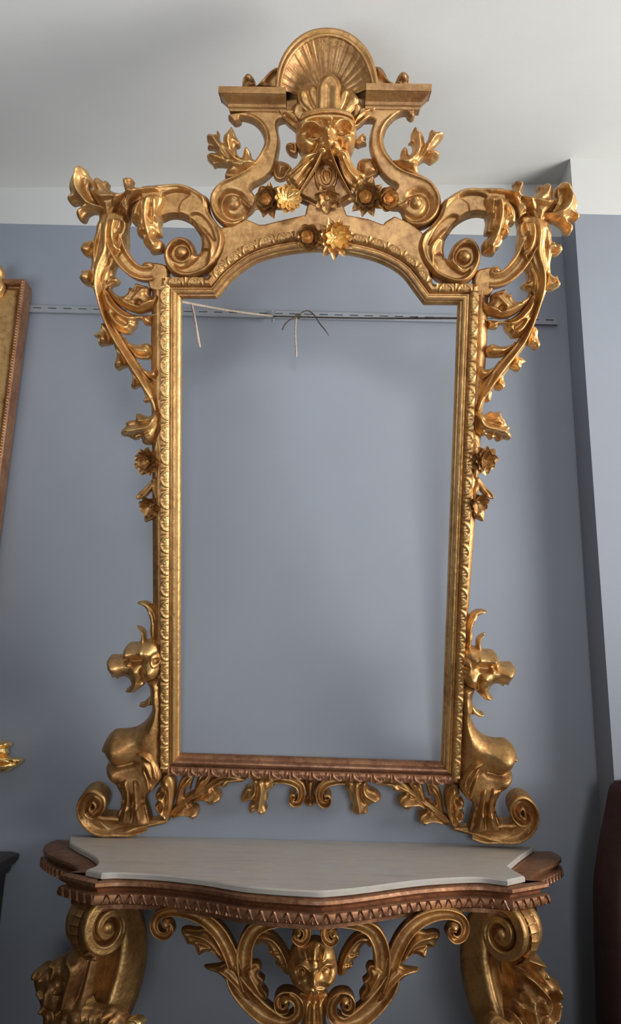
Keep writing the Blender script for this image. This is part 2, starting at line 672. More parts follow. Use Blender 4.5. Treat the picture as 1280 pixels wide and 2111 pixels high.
# hand carving differs a little from side to side: matched points left -> right
_pairs = [((165, 345), (1166, 380)), ((139, 405), (1194, 443)), ((170, 455), (1172, 483)), ((205, 369), (1126, 377)),
          ((262, 367), (1070, 374)), ((377, 523), (954, 531)), ((380, 577), (948, 590)), ((165, 513), (1160, 515)),
          ((163, 573), (1155, 582)), ((192, 688), (1112, 703)), ((204, 715), (1105, 722)), ((236, 755), (1083, 752)),
          ((272, 798), (1042, 800)), ((298, 830), (1010, 828)), ((250, 893), (1054, 897)), ((305, 952), (997, 948)),
          ((298, 1075), (997, 1073)), ((283, 1244), (1004, 1263)), ((281, 1293), (1001, 1308)), ((219, 1370), (1064, 1385)),
          ((257, 1428), (1017, 1443)), ((287, 1456), (999, 1476)), ((212, 1541), (1066, 1560)), ((219, 1585), (1057, 1603)),
          ((161, 1662), (1109, 1680)), ((195, 1619), (1070, 1630)), ((240, 1719), (1030, 1734)), ((318, 517), (1012, 520)),
          ((334, 456), (1000, 446)), ((315, 560), (1008, 575)), ((352, 379), (985, 388)), ((339, 579), (981, 592)),
          ((338, 1583), (942, 1603)), ((338, 1000), (966, 1000)), ((456, 1642), (820, 1650)), ((405, 1675), (866, 1688)),
          ((344, 1697), (935, 1712)), ((332, 645), (985, 655)), ((429, 407), (912, 415)), ((465, 500), (860, 510)),
          ((270, 680), (1055, 690)), ((306, 740), (1005, 735)), ((192, 1658), (1078, 1672))]
_pl = np.array([p[0] for p in _pairs], float); _pr = np.array([p[1] for p in _pairs], float)
_fx, _fy = _flip(_pl[:, 0], _pl[:, 1])
_fp = np.stack([_fx, _fy], 1)
_res = _pr - _fp
_K = np.hypot(_fp[:, None, 0] - _fp[None, :, 0], _fp[:, None, 1] - _fp[None, :, 1])
_A = np.block([[_K - 4 * np.eye(len(_fp)), np.ones((len(_fp), 1))], [np.ones((1, len(_fp))), np.zeros((1, 1))]])
_W = np.linalg.solve(_A, np.vstack([_res, np.zeros((1, 2))]))


def RT(pts):
    """trace of the left side -> trace of the right side (extra columns are kept)"""
    P = np.asarray(pts, float)
    x, y = _flip(P[:, 0], P[:, 1])
    k = np.hypot(x[:, None] - _fp[None, :, 0], y[:, None] - _fp[None, :, 1])
    dlt = k @ _W[:-1] + _W[-1]
    Q = P.copy()
    Q[:, 0] = x + dlt[:, 0]; Q[:, 1] = y + dlt[:, 1]
    return Q


def RF(feats):
    out = []
    for f in feats:
        if f[0] in 'bg':
            q = RT([(f[1], f[2])])[0]; out.append((f[0], q[0], q[1], *f[3:]))
        elif f[0] in 'rp':
            out.append((f[0], RT(f[1]), *f[2:]))
        elif f[0] == 't':
            q = RT([(f[1], f[2]), (f[3], f[4])]); out.append(('t', *q[0], *q[1], *f[5:]))
    return out


def both(name, outer, mat, feats=(), holes=(), fr=None, **k):
    a = relief(MIR, name, MP, outer, mat, feats=feats, holes=holes, **k)
    b = relief(MIR, name, MP, RT(outer), mat, feats=RF(feats if fr is None else fr), holes=[RT(h) for h in holes], **k)
    return a, b


def both_rib(name, pts, mat, **k):
    ribbon(MIR, name, MP, pts, mat, **k)
    ribbon(MIR, name, MP, RT(pts), mat, **k)


# ---- sight-edge moulding, swept and mitred
ARCH = [(431.6, 579), (458, 549), (506, 514), (559, 495), (617, 485), (672, 483.5), (734, 491), (798, 509), (851, 541), (891, 591.4)]
arch = cr(ARCH, 5, False)
OUT = [(338, 1583), (339, 579)] + [tuple(p) for p in arch] + [(981, 592), (942, 1603)]
pu, pv = MP.uv(np.array([p[0] for p in OUT]), np.array([p[1] for p in OUT]), 0.0)
PATH = np.stack([pu, pv], 1)
PN = -path_normals(PATH, True)          # towards the opening
PROF = [(0, 4), (0, 26), (2, 31), (6, 34.5), (11, 34.5), (15, 31), (17, 27), (18, 23.5), (20.5, 23.5), (21, 27), (23, 30), (26, 30.5),
        (29, 29), (30.5, 25), (31, 19), (33, 18.5), (35.5, 16), (37, 12), (37, 2), (10, 0)]
PROF = [(a * MP.S, h) for a, h in PROF]


def moulding(name, i0, i1, mat):
    V = []; F = []
    n = len(PROF)
    ids = list(range(i0, i1 + 1))
    for i in ids:
        i %= len(PATH)
        for a, h in PROF:
            q = PATH[i] + PN[i] * a
            V.append(MP.pt(np.array(q[0]), np.array(q[1]), np.array(h)))
    for k in range(len(ids) - 1):
        for j in range(n):
            F.append([k * n + j, k * n + (j + 1) % n, (k + 1) * n + (j + 1) % n, (k + 1) * n + j])
    F.append(list(range(n))[::-1]); F.append([(len(ids) - 1) * n + j for j in range(n)])
    ob = mesh_object(name, V, F, mat, mo, False, MIR.base)
    fix_normals(ob.data)
    crisp(ob, 30)
    return ob


na = len(arch)
mould = {}
mould['l'] = moulding('left_stile_moulding', 0, 1, M_GOLD)
mould['tl'] = moulding('ear_moulding', 1, 2, M_GOLDM)
mould['a'] = moulding('arch_moulding', 2, 1 + na, M_GOLDM)
mould['tr'] = moulding('ear_moulding', 1 + na, 2 + na, M_GOLDM)
mould['r'] = moulding('right_stile_moulding', 2 + na, 3 + na, M_GOLD)
mould['b'] = moulding('bottom_rail_moulding', 3 + na, 4 + na, M_RED)

# carved leaf of the moulding: a hooped leaf and a dart beside it (x along, y towards the opening, z out)


def leaf_mesh(name, mat):
    V = []; F = []
    nx, ny = 27, 9
    for i in range(nx):
        s = -1 + 2 * i / (nx - 1)
        for j in range(ny):
            t = j / (ny - 1)
            y = 15.5 * t
            base = 34.6 - 0.10 * (y - 8.5) ** 2 * (1 if y > 8.5 else 0.10)
            r = math.hypot(s / 0.80, (1 - t) * 0.92)           # hoop hanging from the inner side
            hoop = 2.8 * math.exp(-((r - 0.90) / 0.10) ** 2)
            inner = 1.6 * math.exp(-(r / 0.5) ** 2) + (0.9 * math.cos(14 * math.atan2(s, 1.05 - t)) if r < 0.75 else 0)
            dart = 3.2 * max(0, 1 - abs(abs(s) - 1.0) / (0.04 + 0.16 * (1 - t))) * (1 - 0.75 * t)
            V.append((s * 22.0, y, base + 0.4 + hoop + inner + dart))
    for i in range(nx - 1):
        for j in range(ny - 1):
            F.append([i * ny + j, (i + 1) * ny + j, (i + 1) * ny + j + 1, i * ny + j + 1])
    me = bpy.data.meshes.new(name)
    me.from_pydata([tuple(c * MP.S for c in v) for v in V], [], F)
    me.polygons.foreach_set('use_smooth', [True] * len(me.polygons))
    me.materials.append(mat)
    return me


LEAFM = {'l': leaf_mesh('moulding_leaf', M_GOLD), 'm': leaf_mesh('moulding_leaf_matte', M_GOLDM), 'b': leaf_mesh('moulding_leaf_red', M_RED)}


def leaves_along(parent, pts, me, pitch=46.0, ends=(20, 20)):
    P = np.asarray(pts, float)
    seg = np.hypot(*(P[1:] - P[:-1]).T)
    cum = np.concatenate([[0], np.cumsum(seg)]); tot = cum[-1]
    e0, e1 = ends[0] * MP.S, ends[1] * MP.S
    n = max(1, int(round((tot - e0 - e1) / (pitch * MP.S))))
    for k in range(n):
        s = e0 + (tot - e0 - e1) * (k + 0.5) / n
        i = min(len(seg) - 1, int(np.searchsorted(cum, s)) - 1)
        q = P[i] + (P[i + 1] - P[i]) * (s - cum[i]) / seg[i]
        d = (P[i + 1] - P[i]) / seg[i]
        nrm = np.array([d[1], -d[0]])        # towards the opening (path runs clockwise)
        X = d[0] * MP.U + d[1] * MP.V; Y = nrm[0] * MP.U + nrm[1] * MP.V; Z = MP.N
        o = bpy.data.objects.new('moulding_leaf', me)
        ROOT.objects.link(o)
        o.parent = parent
        p = MP.pt(np.array(q[0]), np.array(q[1]), np.array(0.0)) - MIR.base
        sc = (tot - e0 - e1) / n / (44.0 * MP.S)
        o.matrix_local = Matrix([[X[r] * sc, Y[r], Z[r], p[r]] for r in range(3)] + [[0, 0, 0, 1]])


leaves_along(mould['l'], PATH[0:2], LEAFM['l'], ends=(14, 14))
leaves_along(mould['tl'], PATH[1:3], LEAFM['m'], ends=(10, 4), pitch=36)
leaves_along(mould['a'], PATH[2:2 + na], LEAFM['m'], ends=(8, 8), pitch=40)
leaves_along(mould['tr'], PATH[1 + na:3 + na], LEAFM['m'], ends=(4, 10), pitch=36)
leaves_along(mould['r'], PATH[2 + na:4 + na], LEAFM['l'], ends=(14, 14))
leaves_along(mould['b'], [PATH[3 + na], PATH[0]], LEAFM['b'], pitch=42, ends=(16, 16))

# ---- flat boards behind the moulding
relief(MIR, 'left_board', MP, [(312, 575), (340, 572), (345, 700), (345, 1200), (345, 1560), (345, 1592), (330, 1592), (313, 1560), (313, 1200), (311, 900), (309, 700)],
       M_GOLDM, w0=2, T=20, R=26, smoothn=1, g=2, rim=0)
relief(MIR, 'right_board', MP, [(975, 585), (1009, 585), (1006, 700), (993, 900), (979, 1100), (966, 1280), (956, 1440), (948, 1600), (935, 1604), (935, 1560), (950, 1200), (960, 900), (972, 700)],
       M_GOLDM, w0=2, T=20, R=26, smoothn=1, g=2, rim=0)
relief(MIR, 'bottom_board', MP, [(338, 1580), (640, 1588), (942, 1598), (942, 1612), (640, 1603), (340, 1597)], M_RED, T=14, R=3, smoothn=1, g=3)
archin = [tuple(p) for p in arch[::-1]]
relief(MIR, 'arch_board', MP, [(425, 579), (445, 545), (452, 500), (452, 470), (480, 466), (508, 452), (535, 463), (546, 463), (590, 452), (628, 444), (632, 425), (650, 408), (700, 406),
                               (709, 425), (716, 444), (760, 452), (789, 463), (792, 458), (812, 446), (846, 460), (872, 480), (882, 520), (886, 560), (895, 591)] + archin[1:-1],
       M_GOLDM, T=20, R=4, smoothn=1, g=2.0)

# ---- flowers: petals are separate pieces


def petal_mesh(name, L, W, cup, mat, tip=0.0, crease=0.12, blunt=True):
    V = []; F = []
    nl, nw = 6, 5
    for i in range(nl):
        t = i / (nl - 1)
        wd = W * ((math.sin(math.pi * (0.10 + 0.72 * t)) ** 0.8 if t < 0.999 else 0.5) if blunt else math.sin(math.pi * min(1, (0.16 + 0.76 * t))) ** 0.75)
        for j in range(nw):
            s = -1 + 2 * j / (nw - 1)
            z = cup * (t ** 1.3) * L + 0.35 * wd * s * s - crease * wd * (1 - abs(s)) - tip * L * max(0, t - 0.6) ** 2 * 4
            V.append((t * L * (1 - 0.12 * s * s), wd * s, z))
    for i in range(nl - 1):
        for j in range(nw - 1):
            F.append([i * nw + j, (i + 1) * nw + j, (i + 1) * nw + j + 1, i * nw + j + 1])
    me = bpy.data.meshes.new(name)
    me.from_pydata([tuple(c for c in v) for v in V], [], F)
    me.polygons.foreach_set('use_smooth', [True] * len(me.polygons))
    me.materials.append(mat)
    return me


def flower(th, pl, name, x, y, h, rings, mat, axis=(0, 0), boss=(8, 8), wref=None, back=0.0, label=None, stem=True, blunt=True):
    """rings: (count, length, width, cup, height, spin).  axis: lean of the flower in px along x, y.
    A short stalk joins it to the board."""
    c = pl.world(np.array([x]), np.array([y]), np.array([h]), h if wref is None else wref)[0]
    ax = np.array(axis, float)
    Z = pl.N + ax[0] * pl.U - ax[1] * pl.V; Z /= np.linalg.norm(Z)
    X = pl.U - Z * (Z @ pl.U); X /= np.linalg.norm(X)
    Y = np.cross(Z, X)
    # receptacle: a small knob
    V = []; F = []
    r, hb = boss
    prof = [(0.0, hb), (0.45 * r, hb * 0.93), (0.8 * r, hb * 0.6), (r, 0.1 * hb), (r * 0.95, -2.0), (r * 0.6, -5.0)]
    n = 12
    for a, z in prof:
        for j in range(n):
            b = 2 * math.pi * j / n
            V.append(c + (X * a * math.cos(b) + Y * a * math.sin(b) + Z * z) * pl.S)
    if stem:
        for j in range(n):
            b = 2 * math.pi * j / n
            q = c - pl.N * (h - back) * pl.S
            V.append(q + (pl.U * r * 0.7 * math.cos(b) + pl.V * r * 0.7 * math.sin(b)) * pl.S)
    rows = len(prof) + (1 if stem else 0)
    for i in range(rows - 1):
        for j in range(n):
            F.append([i * n + j, (i + 1) * n + j, (i + 1) * n + (j + 1) % n, i * n + (j + 1) % n])
    F.append(list(range(n)))
    fo = mesh_object(name, V, F, mat, th.o, True, th.base)
    fix_normals(fo.data)
    if label:
        fo['label'] = label
    for rg in rings:
        cnt, Ln, W, cup, z0, spin = rg[:6]
        me = petal_mesh('petal', Ln * pl.S, W * pl.S, cup, mat, blunt=rg[6] if len(rg) > 6 else blunt)
        for k in range(cnt):
            b = 2 * math.pi * (k + spin) / cnt
            D = X * math.cos(b) + Y * math.sin(b); T_ = np.cross(Z, D)
            p = c + (Z * z0 + D * r * 0.35) * pl.S - th.base
            o = bpy.data.objects.new('petal', me)
            ROOT.objects.link(o); o.parent = fo
            sc = 1 + 0.12 * (rng.random() - 0.5)
            o.matrix_local = Matrix([[D[q] * sc, T_[q] * sc, Z[q], p[q]] for q in range(3)] + [[0, 0, 0, 1]])
    return fo


# ================================================================= crest
# scrolled brackets that carry the cornice
BL_ = [(478, 236), (479, 254), (488, 258), (497, 253), (498, 247), (510, 249), (522, 254), (533, 264), (541, 278), (544, 295), (538, 312),
       (527, 330), (512, 347), (491, 361), (472, 368), (457, 376), (441, 390), (433, 406), (433, 428), (443, 450), (461, 467), (477, 472), (497, 461),
       (509, 447), (521, 437), (530, 422), (529, 406), (519, 390), (544, 375), (562, 359), (568, 345), (573, 325), (577, 300), (577, 286), (573, 265), (577, 254), (600, 248), (602, 228)]
bfl = [('b', 483, 424, 14, 10), ('r', [(514, 432), (506, 446), (490, 455), (472, 452), (461, 440), (458, 424), (464, 408), (478, 402), (496, 408), (508, 420)], 7, -9),
       ('r', [(520, 433), (505, 452), (478, 464), (452, 452), (440, 428), (442, 404), (460, 382), (490, 368), (520, 350), (540, 325), (552, 300), (549, 275), (536, 256), (515, 243)], 3.5, 4.5),
       ('r', [(478, 412), (497, 414), (508, 426), (520, 436)], 4, 7)]
relief(MIR, 'scroll_bracket', MP, BL_, M_GOLDM, T=26, R=6, feats=bfl)
BR_ = [(862, 229), (855, 233), (855, 243), (848, 248), (840, 243), (837, 237), (827, 238), (815, 244), (803, 256), (796, 268), (791, 287), (795, 307), (803, 322),
       (812, 334), (824, 346), (840, 356), (859, 359), (877, 367), (893, 379), (905, 396), (910, 420), (904, 445), (890, 462), (870, 473), (849, 470), (834, 459), (828, 442), (822, 434), (804, 430),
       (807, 400), (816, 386), (799, 376), (781, 356), (768, 329), (761, 301), (762, 279), (766, 262), (768, 252), (745, 250), (742, 224)]
bfr = [('b', 856, 424, 12, 11), ('r', [(826, 430), (834, 446), (850, 456), (868, 452), (880, 440), (884, 424), (878, 408), (864, 400), (848, 406), (838, 416)], 7, -9),
       ('r', [(822, 432), (838, 456), (868, 464), (892, 448), (902, 422), (896, 398), (880, 378), (850, 366), (822, 354), (800, 334), (784, 308), (783, 280), (795, 257), (818, 240)], 3.5, 4.5),
       ('r', [(862, 412), (842, 416), (832, 426), (815, 433)], 4, 7)]
relief(MIR, 'scroll_bracket', MP, BR_, M_GOLDM, T=26, R=6, feats=bfr)

# acanthus sprays on the brackets
LL = [(535, 336), (519, 352), (500, 358), (487, 366), (463, 364), (465, 351), (468, 342), (447, 340), (440, 343), (436, 336), (426, 326), (427, 319), (436, 314), (446, 313),
      (438, 305), (426, 303), (430, 295), (425, 286), (430, 278), (443, 276), (446, 266), (451, 270), (452, 284), (458, 292), (460, 278), (472, 270), (477, 261), (483, 270), (488, 282), (494, 290), (493, 299), (486, 302),
      (488, 313), (497, 323), (502, 309), (508, 303), (516, 312), (519, 323), (527, 330)]
relief(MIR, 'acanthus_spray', MP, LL, M_GOLD, w0=12, T=26, R=13, back=4,
       feats=[('r', [(530, 338), (505, 340), (482, 328), (472, 305), (475, 275)], 4, 8), ('r', [(520, 345), (490, 345), (466, 330), (448, 300), (440, 284)], 3.5, 6),
              ('r', [(495, 346), (470, 338), (440, 325)], 3, 4), ('r', [(500, 334), (478, 318), (464, 296)], 3, -7), ('r', [(488, 342), (465, 330), (448, 312)], 3, -5),
              ('g', 476, 270, 9, 8), ('g', 432, 284, 9, 8), ('g', 432, 325, 9, 6), ('g', 509, 308, 7, 6)])
LR = [(807, 331), (820, 328), (826, 321), (827, 309), (834, 303), (841, 310), (844, 318), (851, 307), (850, 295), (842, 292), (848, 286), (848, 273), (855, 262), (862, 271), (870, 271), (875, 282), (877, 293),
      (884, 282), (887, 268), (891, 265), (898, 270), (904, 274), (916, 275), (913, 283), (907, 290), (896, 303), (890, 308), (899, 309), (907, 320), (900, 328), (888, 335), (877, 329), (868, 333), (862, 340), (863, 356), (852, 359), (840, 354), (821, 346)]
relief(MIR, 'acanthus_spray', MP, LR, M_GOLD, w0=12, T=26, R=13, back=4,
       feats=[('r', [(812, 334), (840, 338), (860, 322), (862, 295), (857, 270)], 4, 8), ('r', [(822, 342), (850, 342), (876, 318), (890, 292), (904, 278)], 3.5, 7),
              ('r', [(850, 345), (875, 330), (900, 318)], 3, 4), ('r', [(848, 336), (868, 318), (878, 296)], 3, -7), ('r', [(858, 338), (878, 322), (894, 306)], 3, -5),
              ('g', 857, 270, 9, 7), ('g', 908, 276, 9, 8), ('g', 901, 320, 9, 6), ('g', 835, 309, 7, 6)])

# ---- cornice blocks, profile returned at the outer end
CPROF = [(0, 0), (3, 0), (3, 5), (6, 8), (6, 14), (9, 17), (15, 22), (21, 27), (23, 29), (26, 29), (26, 43), (0, 43)]


def cornice(name, xi, xo, ytop, ybot, depth, mat):
    """xi inner end, xo outer end of the shaft (photo x at mid height)"""
    ym = ybot
    ui, v0 = MP.uv(np.array(float(xi)), np.array(float(ym)), depth * 0.6)
    uo, _ = MP.uv(np.array(float(xo)), np.array(float(ym)), depth * 0.6)
    _, vt = MP.uv(np.array(float(xo)), np.array(float(ytop)), depth * 0.6)
    k = (vt - v0) / (43 * MP.S)
    sg = 1 if uo > ui else -1
    d = depth * MP.S
    plan = np.array([(ui, d), (uo, d), (uo, 0.0)])
    off = np.array([(0, 1), (sg, 1), (sg, 0)], float)
    V = []; F = []
    n = len(CPROF)
    for p, o in zip(plan, off):
        for a, z in CPROF:
            q = p + o * a * MP.S * 0.85
            V.append(MP.O + MP.U * q[0] + MP.N * q[1] + MP.V * (v0 + z * MP.S * k))
    for i in range(2):
        for j in range(n):
            F.append([i * n + j, i * n + (j + 1) % n, (i + 1) * n + (j + 1) % n, (i + 1) * n + j])
    F.append(list(range(n))); F.append([2 * n + j for j in range(n)][::-1])
    # fill the core behind the returned mouldings
    o0 = len(V)
    for z in (0, 43 * k):
        for q in ((ui, 0), (uo, 0), (uo, d), (ui, d)):
            V.append(MP.O + MP.U * q[0] + MP.N * q[1] + MP.V * (v0 + z * MP.S))
    for f in ([0, 1, 2, 3], [7, 6, 5, 4], [0, 4, 5, 1], [3, 2, 6, 7], [0, 3, 7, 4], [1, 5, 6, 2]):
        F.append([o0 + i for i in f])
    ob = mesh_object(name, V, F, mat, mo, False, MIR.base)
    fix_normals(ob.data)
    return ob


cornice('cornice_block', 590, 477, 193, 236, 26, M_BROWN)
cornice('cornice_block', 752, 861, 188, 230, 26, M_BROWN)

# little scrolls that top the cornice
both_top = [
    ([(496, 192), (498, 176), (501, 163), (514, 156), (525, 163), (528, 176), (538, 166), (548, 154), (560, 143), (574, 139), (580, 160), (578, 192)],
     [('b', 514, 168, 9, 12), ('r', [(514, 182), (526, 176), (527, 165), (516, 158), (505, 163), (502, 176)], 3, 6), ('r', [(532, 186), (548, 172), (568, 152)], 5, 8), ('g', 548, 184, 9, 5)]),
    ([(764, 190), (766, 150), (771, 137), (786, 139), (795, 150), (803, 166), (812, 172), (818, 160), (827, 151), (838, 153), (844, 164), (843, 178), (840, 188)],
     [('b', 830, 167, 9, 12), ('r', [(828, 183), (818, 174), (820, 161), (830, 154), (841, 162), (842, 176)], 3, 6), ('r', [(776, 150), (792, 168), (812, 182)], 5, 8)])]
for o_, f_ in both_top:
    relief(MIR, 'top_scroll', MP, o_, M_BROWN, T=24, R=10, feats=f_, g=1.3)

# ---- arched niche with a fluted shell
ARO = [(568, 189), (569, 165), (576, 135), (590, 108), (612, 84), (640, 68), (672, 63), (704, 67), (733, 82), (757, 107), (771, 135), (778, 165), (780, 185)]
ARI = [(581, 190), (584, 168), (592, 141), (607, 116), (627, 97), (650, 86), (675, 82), (700, 86), (722, 98), (742, 119), (755, 145), (763, 170), (765, 186)]
ring_o = cr(ARO, 6, False); ring_i = cr(ARI, 6, False)
V = []; F = []
prof = [(0.0, 0), (0.0, 38), (0.06, 43), (0.25, 45), (0.42, 45), (0.5, 41), (0.58, 41), (0.7, 43.5), (0.9, 43), (1.0, 38), (1.0, 10)]
for a, b in zip(ring_o, ring_i):
    for t, h in prof:
        q = a + (b - a) * t
        V.append(MP.world(np.array([q[0]]), np.array([q[1]]), np.array([h]), 30)[0])
n = len(prof)
for i in range(len(ring_o) - 1):
    for j in range(n - 1):
        F.append([i * n + j, i * n + j + 1, (i + 1) * n + j + 1, (i + 1) * n + j])
F.append(list(range(n))); F.append([(len(ring_o) - 1) * n + j for j in range(n)][::-1])
ob = mesh_object('niche_arch', V, F, M_GOLDM, mo, True, MIR.base); fix_normals(ob.data)

# shell: concave bowl, its flutes spreading from the base, rippled lip
V = []; F = []
hub = np.array((672.0, 196.0))
rim = cr(ARI, 8, False)
A = np.linspace(0, 1, 121)
rimx = np.interp(A, np.linspace(0, 1, len(rim)), rim[:, 0]); rimy = np.interp(A, np.linspace(0, 1, len(rim)), rim[:, 1])
nr = 22
for i in range(len(A)):
    for k in range(nr):
        t = k / (nr - 1)
        rip = math.sin(A[i] * math.pi * 2 * 20)
        rr = t
        x = hub[0] + (rimx[i] - hub[0]) * rr; y = hub[1] + (rimy[i] - hub[1]) * rr
        bowl = 6 + 33 * (t ** 2.6)
        fl = 1.5 * abs(math.sin(A[i] * math.pi * 17)) * (0.15 + t) * (1 if t < 0.97 else 0.4)
        st = 1.1 * math.sin(A[i] * math.pi * 2 * 47 + 3 * math.sin(A[i] * 9)) * max(0, t - 0.35)
        V.append(MP.world(np.array([x]), np.array([y]), np.array([bowl + fl + st]), 25)[0])
for i in range(len(A) - 1):
    for k in range(nr - 1):
        F.append([i * nr + k, i * nr + k + 1, (i + 1) * nr + k + 1, (i + 1) * nr + k])
ob = mesh_object('niche_shell', V, F, M_BROWN, mo, True, MIR.base)
relief(MIR, 'niche_back', MP, [(572, 240), (572, 170), (578, 138), (592, 110), (614, 88), (642, 72), (672, 67), (702, 71), (730, 86), (754, 110), (768, 138), (775, 170), (772, 240)],
       M_BROWN, T=4, R=3, g=4)

# ---- plumed headdress
pf = []
for nm, o_, w0, ft in [
    ('plume', [(604, 250), (597, 234), (602, 216), (616, 209), (632, 213), (644, 226), (644, 250), (622, 256)], 14, [('g', 614, 222, 10, 4), ('r', [(634, 246), (626, 224)], 2.5, -4)]),
    ('plume', [(716, 250), (716, 232), (724, 215), (738, 207), (749, 219), (748, 238), (736, 250)], 14, [('g', 736, 220, 9, 4), ('r', [(724, 246), (730, 222)], 2.5, -4)]),
    ('plume', [(650, 244), (630, 230), (616, 215), (611, 198), (615, 185), (625, 181), (632, 175), (645, 172), (658, 182), (668, 204), (672, 242)], 22, [('r', [(656, 236), (642, 212), (632, 186)], 3, -4), ('g', 623, 196, 10, 5), ('g', 646, 186, 10, 5)]),
    ('plume', [(682, 242), (690, 208), (698, 190), (711, 181), (722, 183), (731, 189), (741, 203), (739, 216), (728, 230), (708, 246)], 22, [('r', [(700, 238), (714, 212), (722, 188)], 3, -4), ('g', 710, 192, 10, 5), ('g', 732, 206, 9, 5)]),
    ('plume', [(653, 242), (650, 202), (652, 174), (663, 158), (679, 151), (695, 157), (704, 174), (703, 204), (699, 242)], 30, [('r', [(677, 238), (678, 200), (678, 172)], 7, -4), ('g', 679, 160, 14, 4)]),
]:
    relief(MIR, nm, MP, o_, M_GOLDM, w0=w0, T=15, R=11, feats=ft, g=1.2, back=w0 - 12, rim=0.6, wref=w0 + 10)
relief(MIR, 'headband', MP, [(618, 250), (622, 232), (645, 224), (672, 221), (702, 223), (724, 232), (732, 248), (712, 240), (690, 236), (660, 237), (638, 242)],
       M_GOLDM, w0=40, T=20, R=9, g=1.3, back=10)

# ---- grotesque mask
FACE = [(618, 240), (640, 228), (672, 224), (706, 227), (729, 238), (736, 252), (736, 270), (732, 288), (724, 305), (706, 318), (690, 322), (672, 324), (652, 322), (632, 315), (616, 300), (609, 282), (608, 262), (611, 248)]
relief(MIR, 'mask_face', MP, FACE, M_GOLD, w0=22, T=46, R=40, g=1.0, back=6, pw=0.85, wref=60, feats=[
    ('r', [(618, 250), (640, 243), (674, 240), (708, 242), (728, 248)], 6, 6), ('r', [(630, 256), (650, 250), (674, 252), (700, 249), (718, 251)], 4, -5),
    ('r', [(618, 274), (628, 261), (646, 259), (666, 274)], 4.5, 13), ('r', [(688, 270), (702, 255), (718, 255), (731, 268)], 4.5, 14),
    ('r', [(661, 252), (666, 266), (672, 282)], 2.4, 9), ('r', [(684, 248), (682, 264), (679, 280)], 2.4, 9), ('r', [(672, 252), (674, 270)], 3, -6),
    ('g', 646, 277, 11, -18), ('g', 707, 272, 11, -18), ('b', 649, 278, 6.5, 11), ('b', 704, 273, 7, 12), ('b', 651, 279, 2.2, -5), ('b', 704, 275, 2.2, -5),
    ('r', [(636, 286), (649, 290), (663, 286)], 2.2, 5), ('r', [(693, 284), (706, 286), (719, 280)], 2.2, 5),
    ('r', [(676, 272), (676, 286), (677, 300)], 7, 22), ('g', 677, 302, 8, 12), ('g', 663, 303, 6.5, 10), ('g', 691, 300, 6.5, 10),
    ('b', 667, 309, 4, -9), ('b', 687, 307, 4, -9), ('r', [(656, 292), (650, 304), (640, 312)], 3, -8), ('r', [(698, 288), (704, 300), (712, 308)], 3, -8),
    ('g', 630, 298, 12, 13), ('g', 720, 288, 12, 14)])
relief(MIR, 'mask_ear', MP, [(612, 268), (604, 262), (592, 252), (580, 238), (573, 226), (586, 228), (604, 232), (614, 244), (618, 258)], M_GOLDM, w0=24, T=16, R=9, g=1.2, back=8,
       feats=[('r', [(612, 258), (598, 246), (582, 232)], 4, -9)])
relief(MIR, 'mask_ear', MP, [(728, 266), (734, 262), (743, 255), (756, 243), (768, 230), (775, 221), (758, 224), (744, 231), (735, 240), (729, 252)], M_GOLDM, w0=24, T=16, R=9, g=1.2, back=8,
       feats=[('r', [(733, 256), (748, 241), (768, 226)], 3.5, -9)])
relief(MIR, 'side_curl', MP, [(612, 318), (600, 317), (592, 310), (588, 301), (594, 294), (604, 293), (612, 296)], M_GOLDM, w0=16, T=20, R=9, g=1.2, back=4, feats=[('g', 595, 304, 5, 5)])
relief(MIR, 'side_curl', MP, [(731, 294), (736, 284), (742, 278), (750, 276), (755, 283), (752, 288), (756, 294), (746, 297), (738, 300)], M_GOLDM, w0=16, T=20, R=9, g=1.2, back=4, feats=[('g', 750, 281, 4, 5)])
# moustache locks
relief(MIR, 'moustache', MP, [(676, 303), (660, 304), (640, 310), (622, 318), (612, 333), (598, 345), (587, 355), (592, 370), (601, 381), (613, 387), (624, 378), (636, 354), (648, 333), (664, 322), (674, 316)],
       M_GOLD, w0=36, T=26, R=13, g=1.2, back=14, wref=56, feats=[('r', [(650, 318), (622, 342), (594, 364)], 3, -8), ('r', [(656, 322), (630, 350), (606, 382)], 3, -8), ('r', [(640, 318), (616, 338), (592, 356)], 3, 4), ('t', 670, 310, 605, 375, 6, -8), ('b', 664, 313, 9, 8)])
relief(MIR, 'moustache', MP, [(678, 300), (692, 299), (706, 303), (720, 309), (726, 328), (740, 345), (755, 353), (748, 367), (736, 379), (720, 376), (708, 360), (702, 343), (696, 322), (684, 318)],
       M_GOLD, w0=36, T=26, R=13, g=1.2, back=14, wref=56, feats=[('r', [(708, 318), (722, 345), (748, 366)], 3, -8), ('r', [(702, 322), (714, 352), (734, 376)], 3, -8), ('t', 682, 305, 745, 370, 6, -8), ('b', 690, 309, 9, 8)])
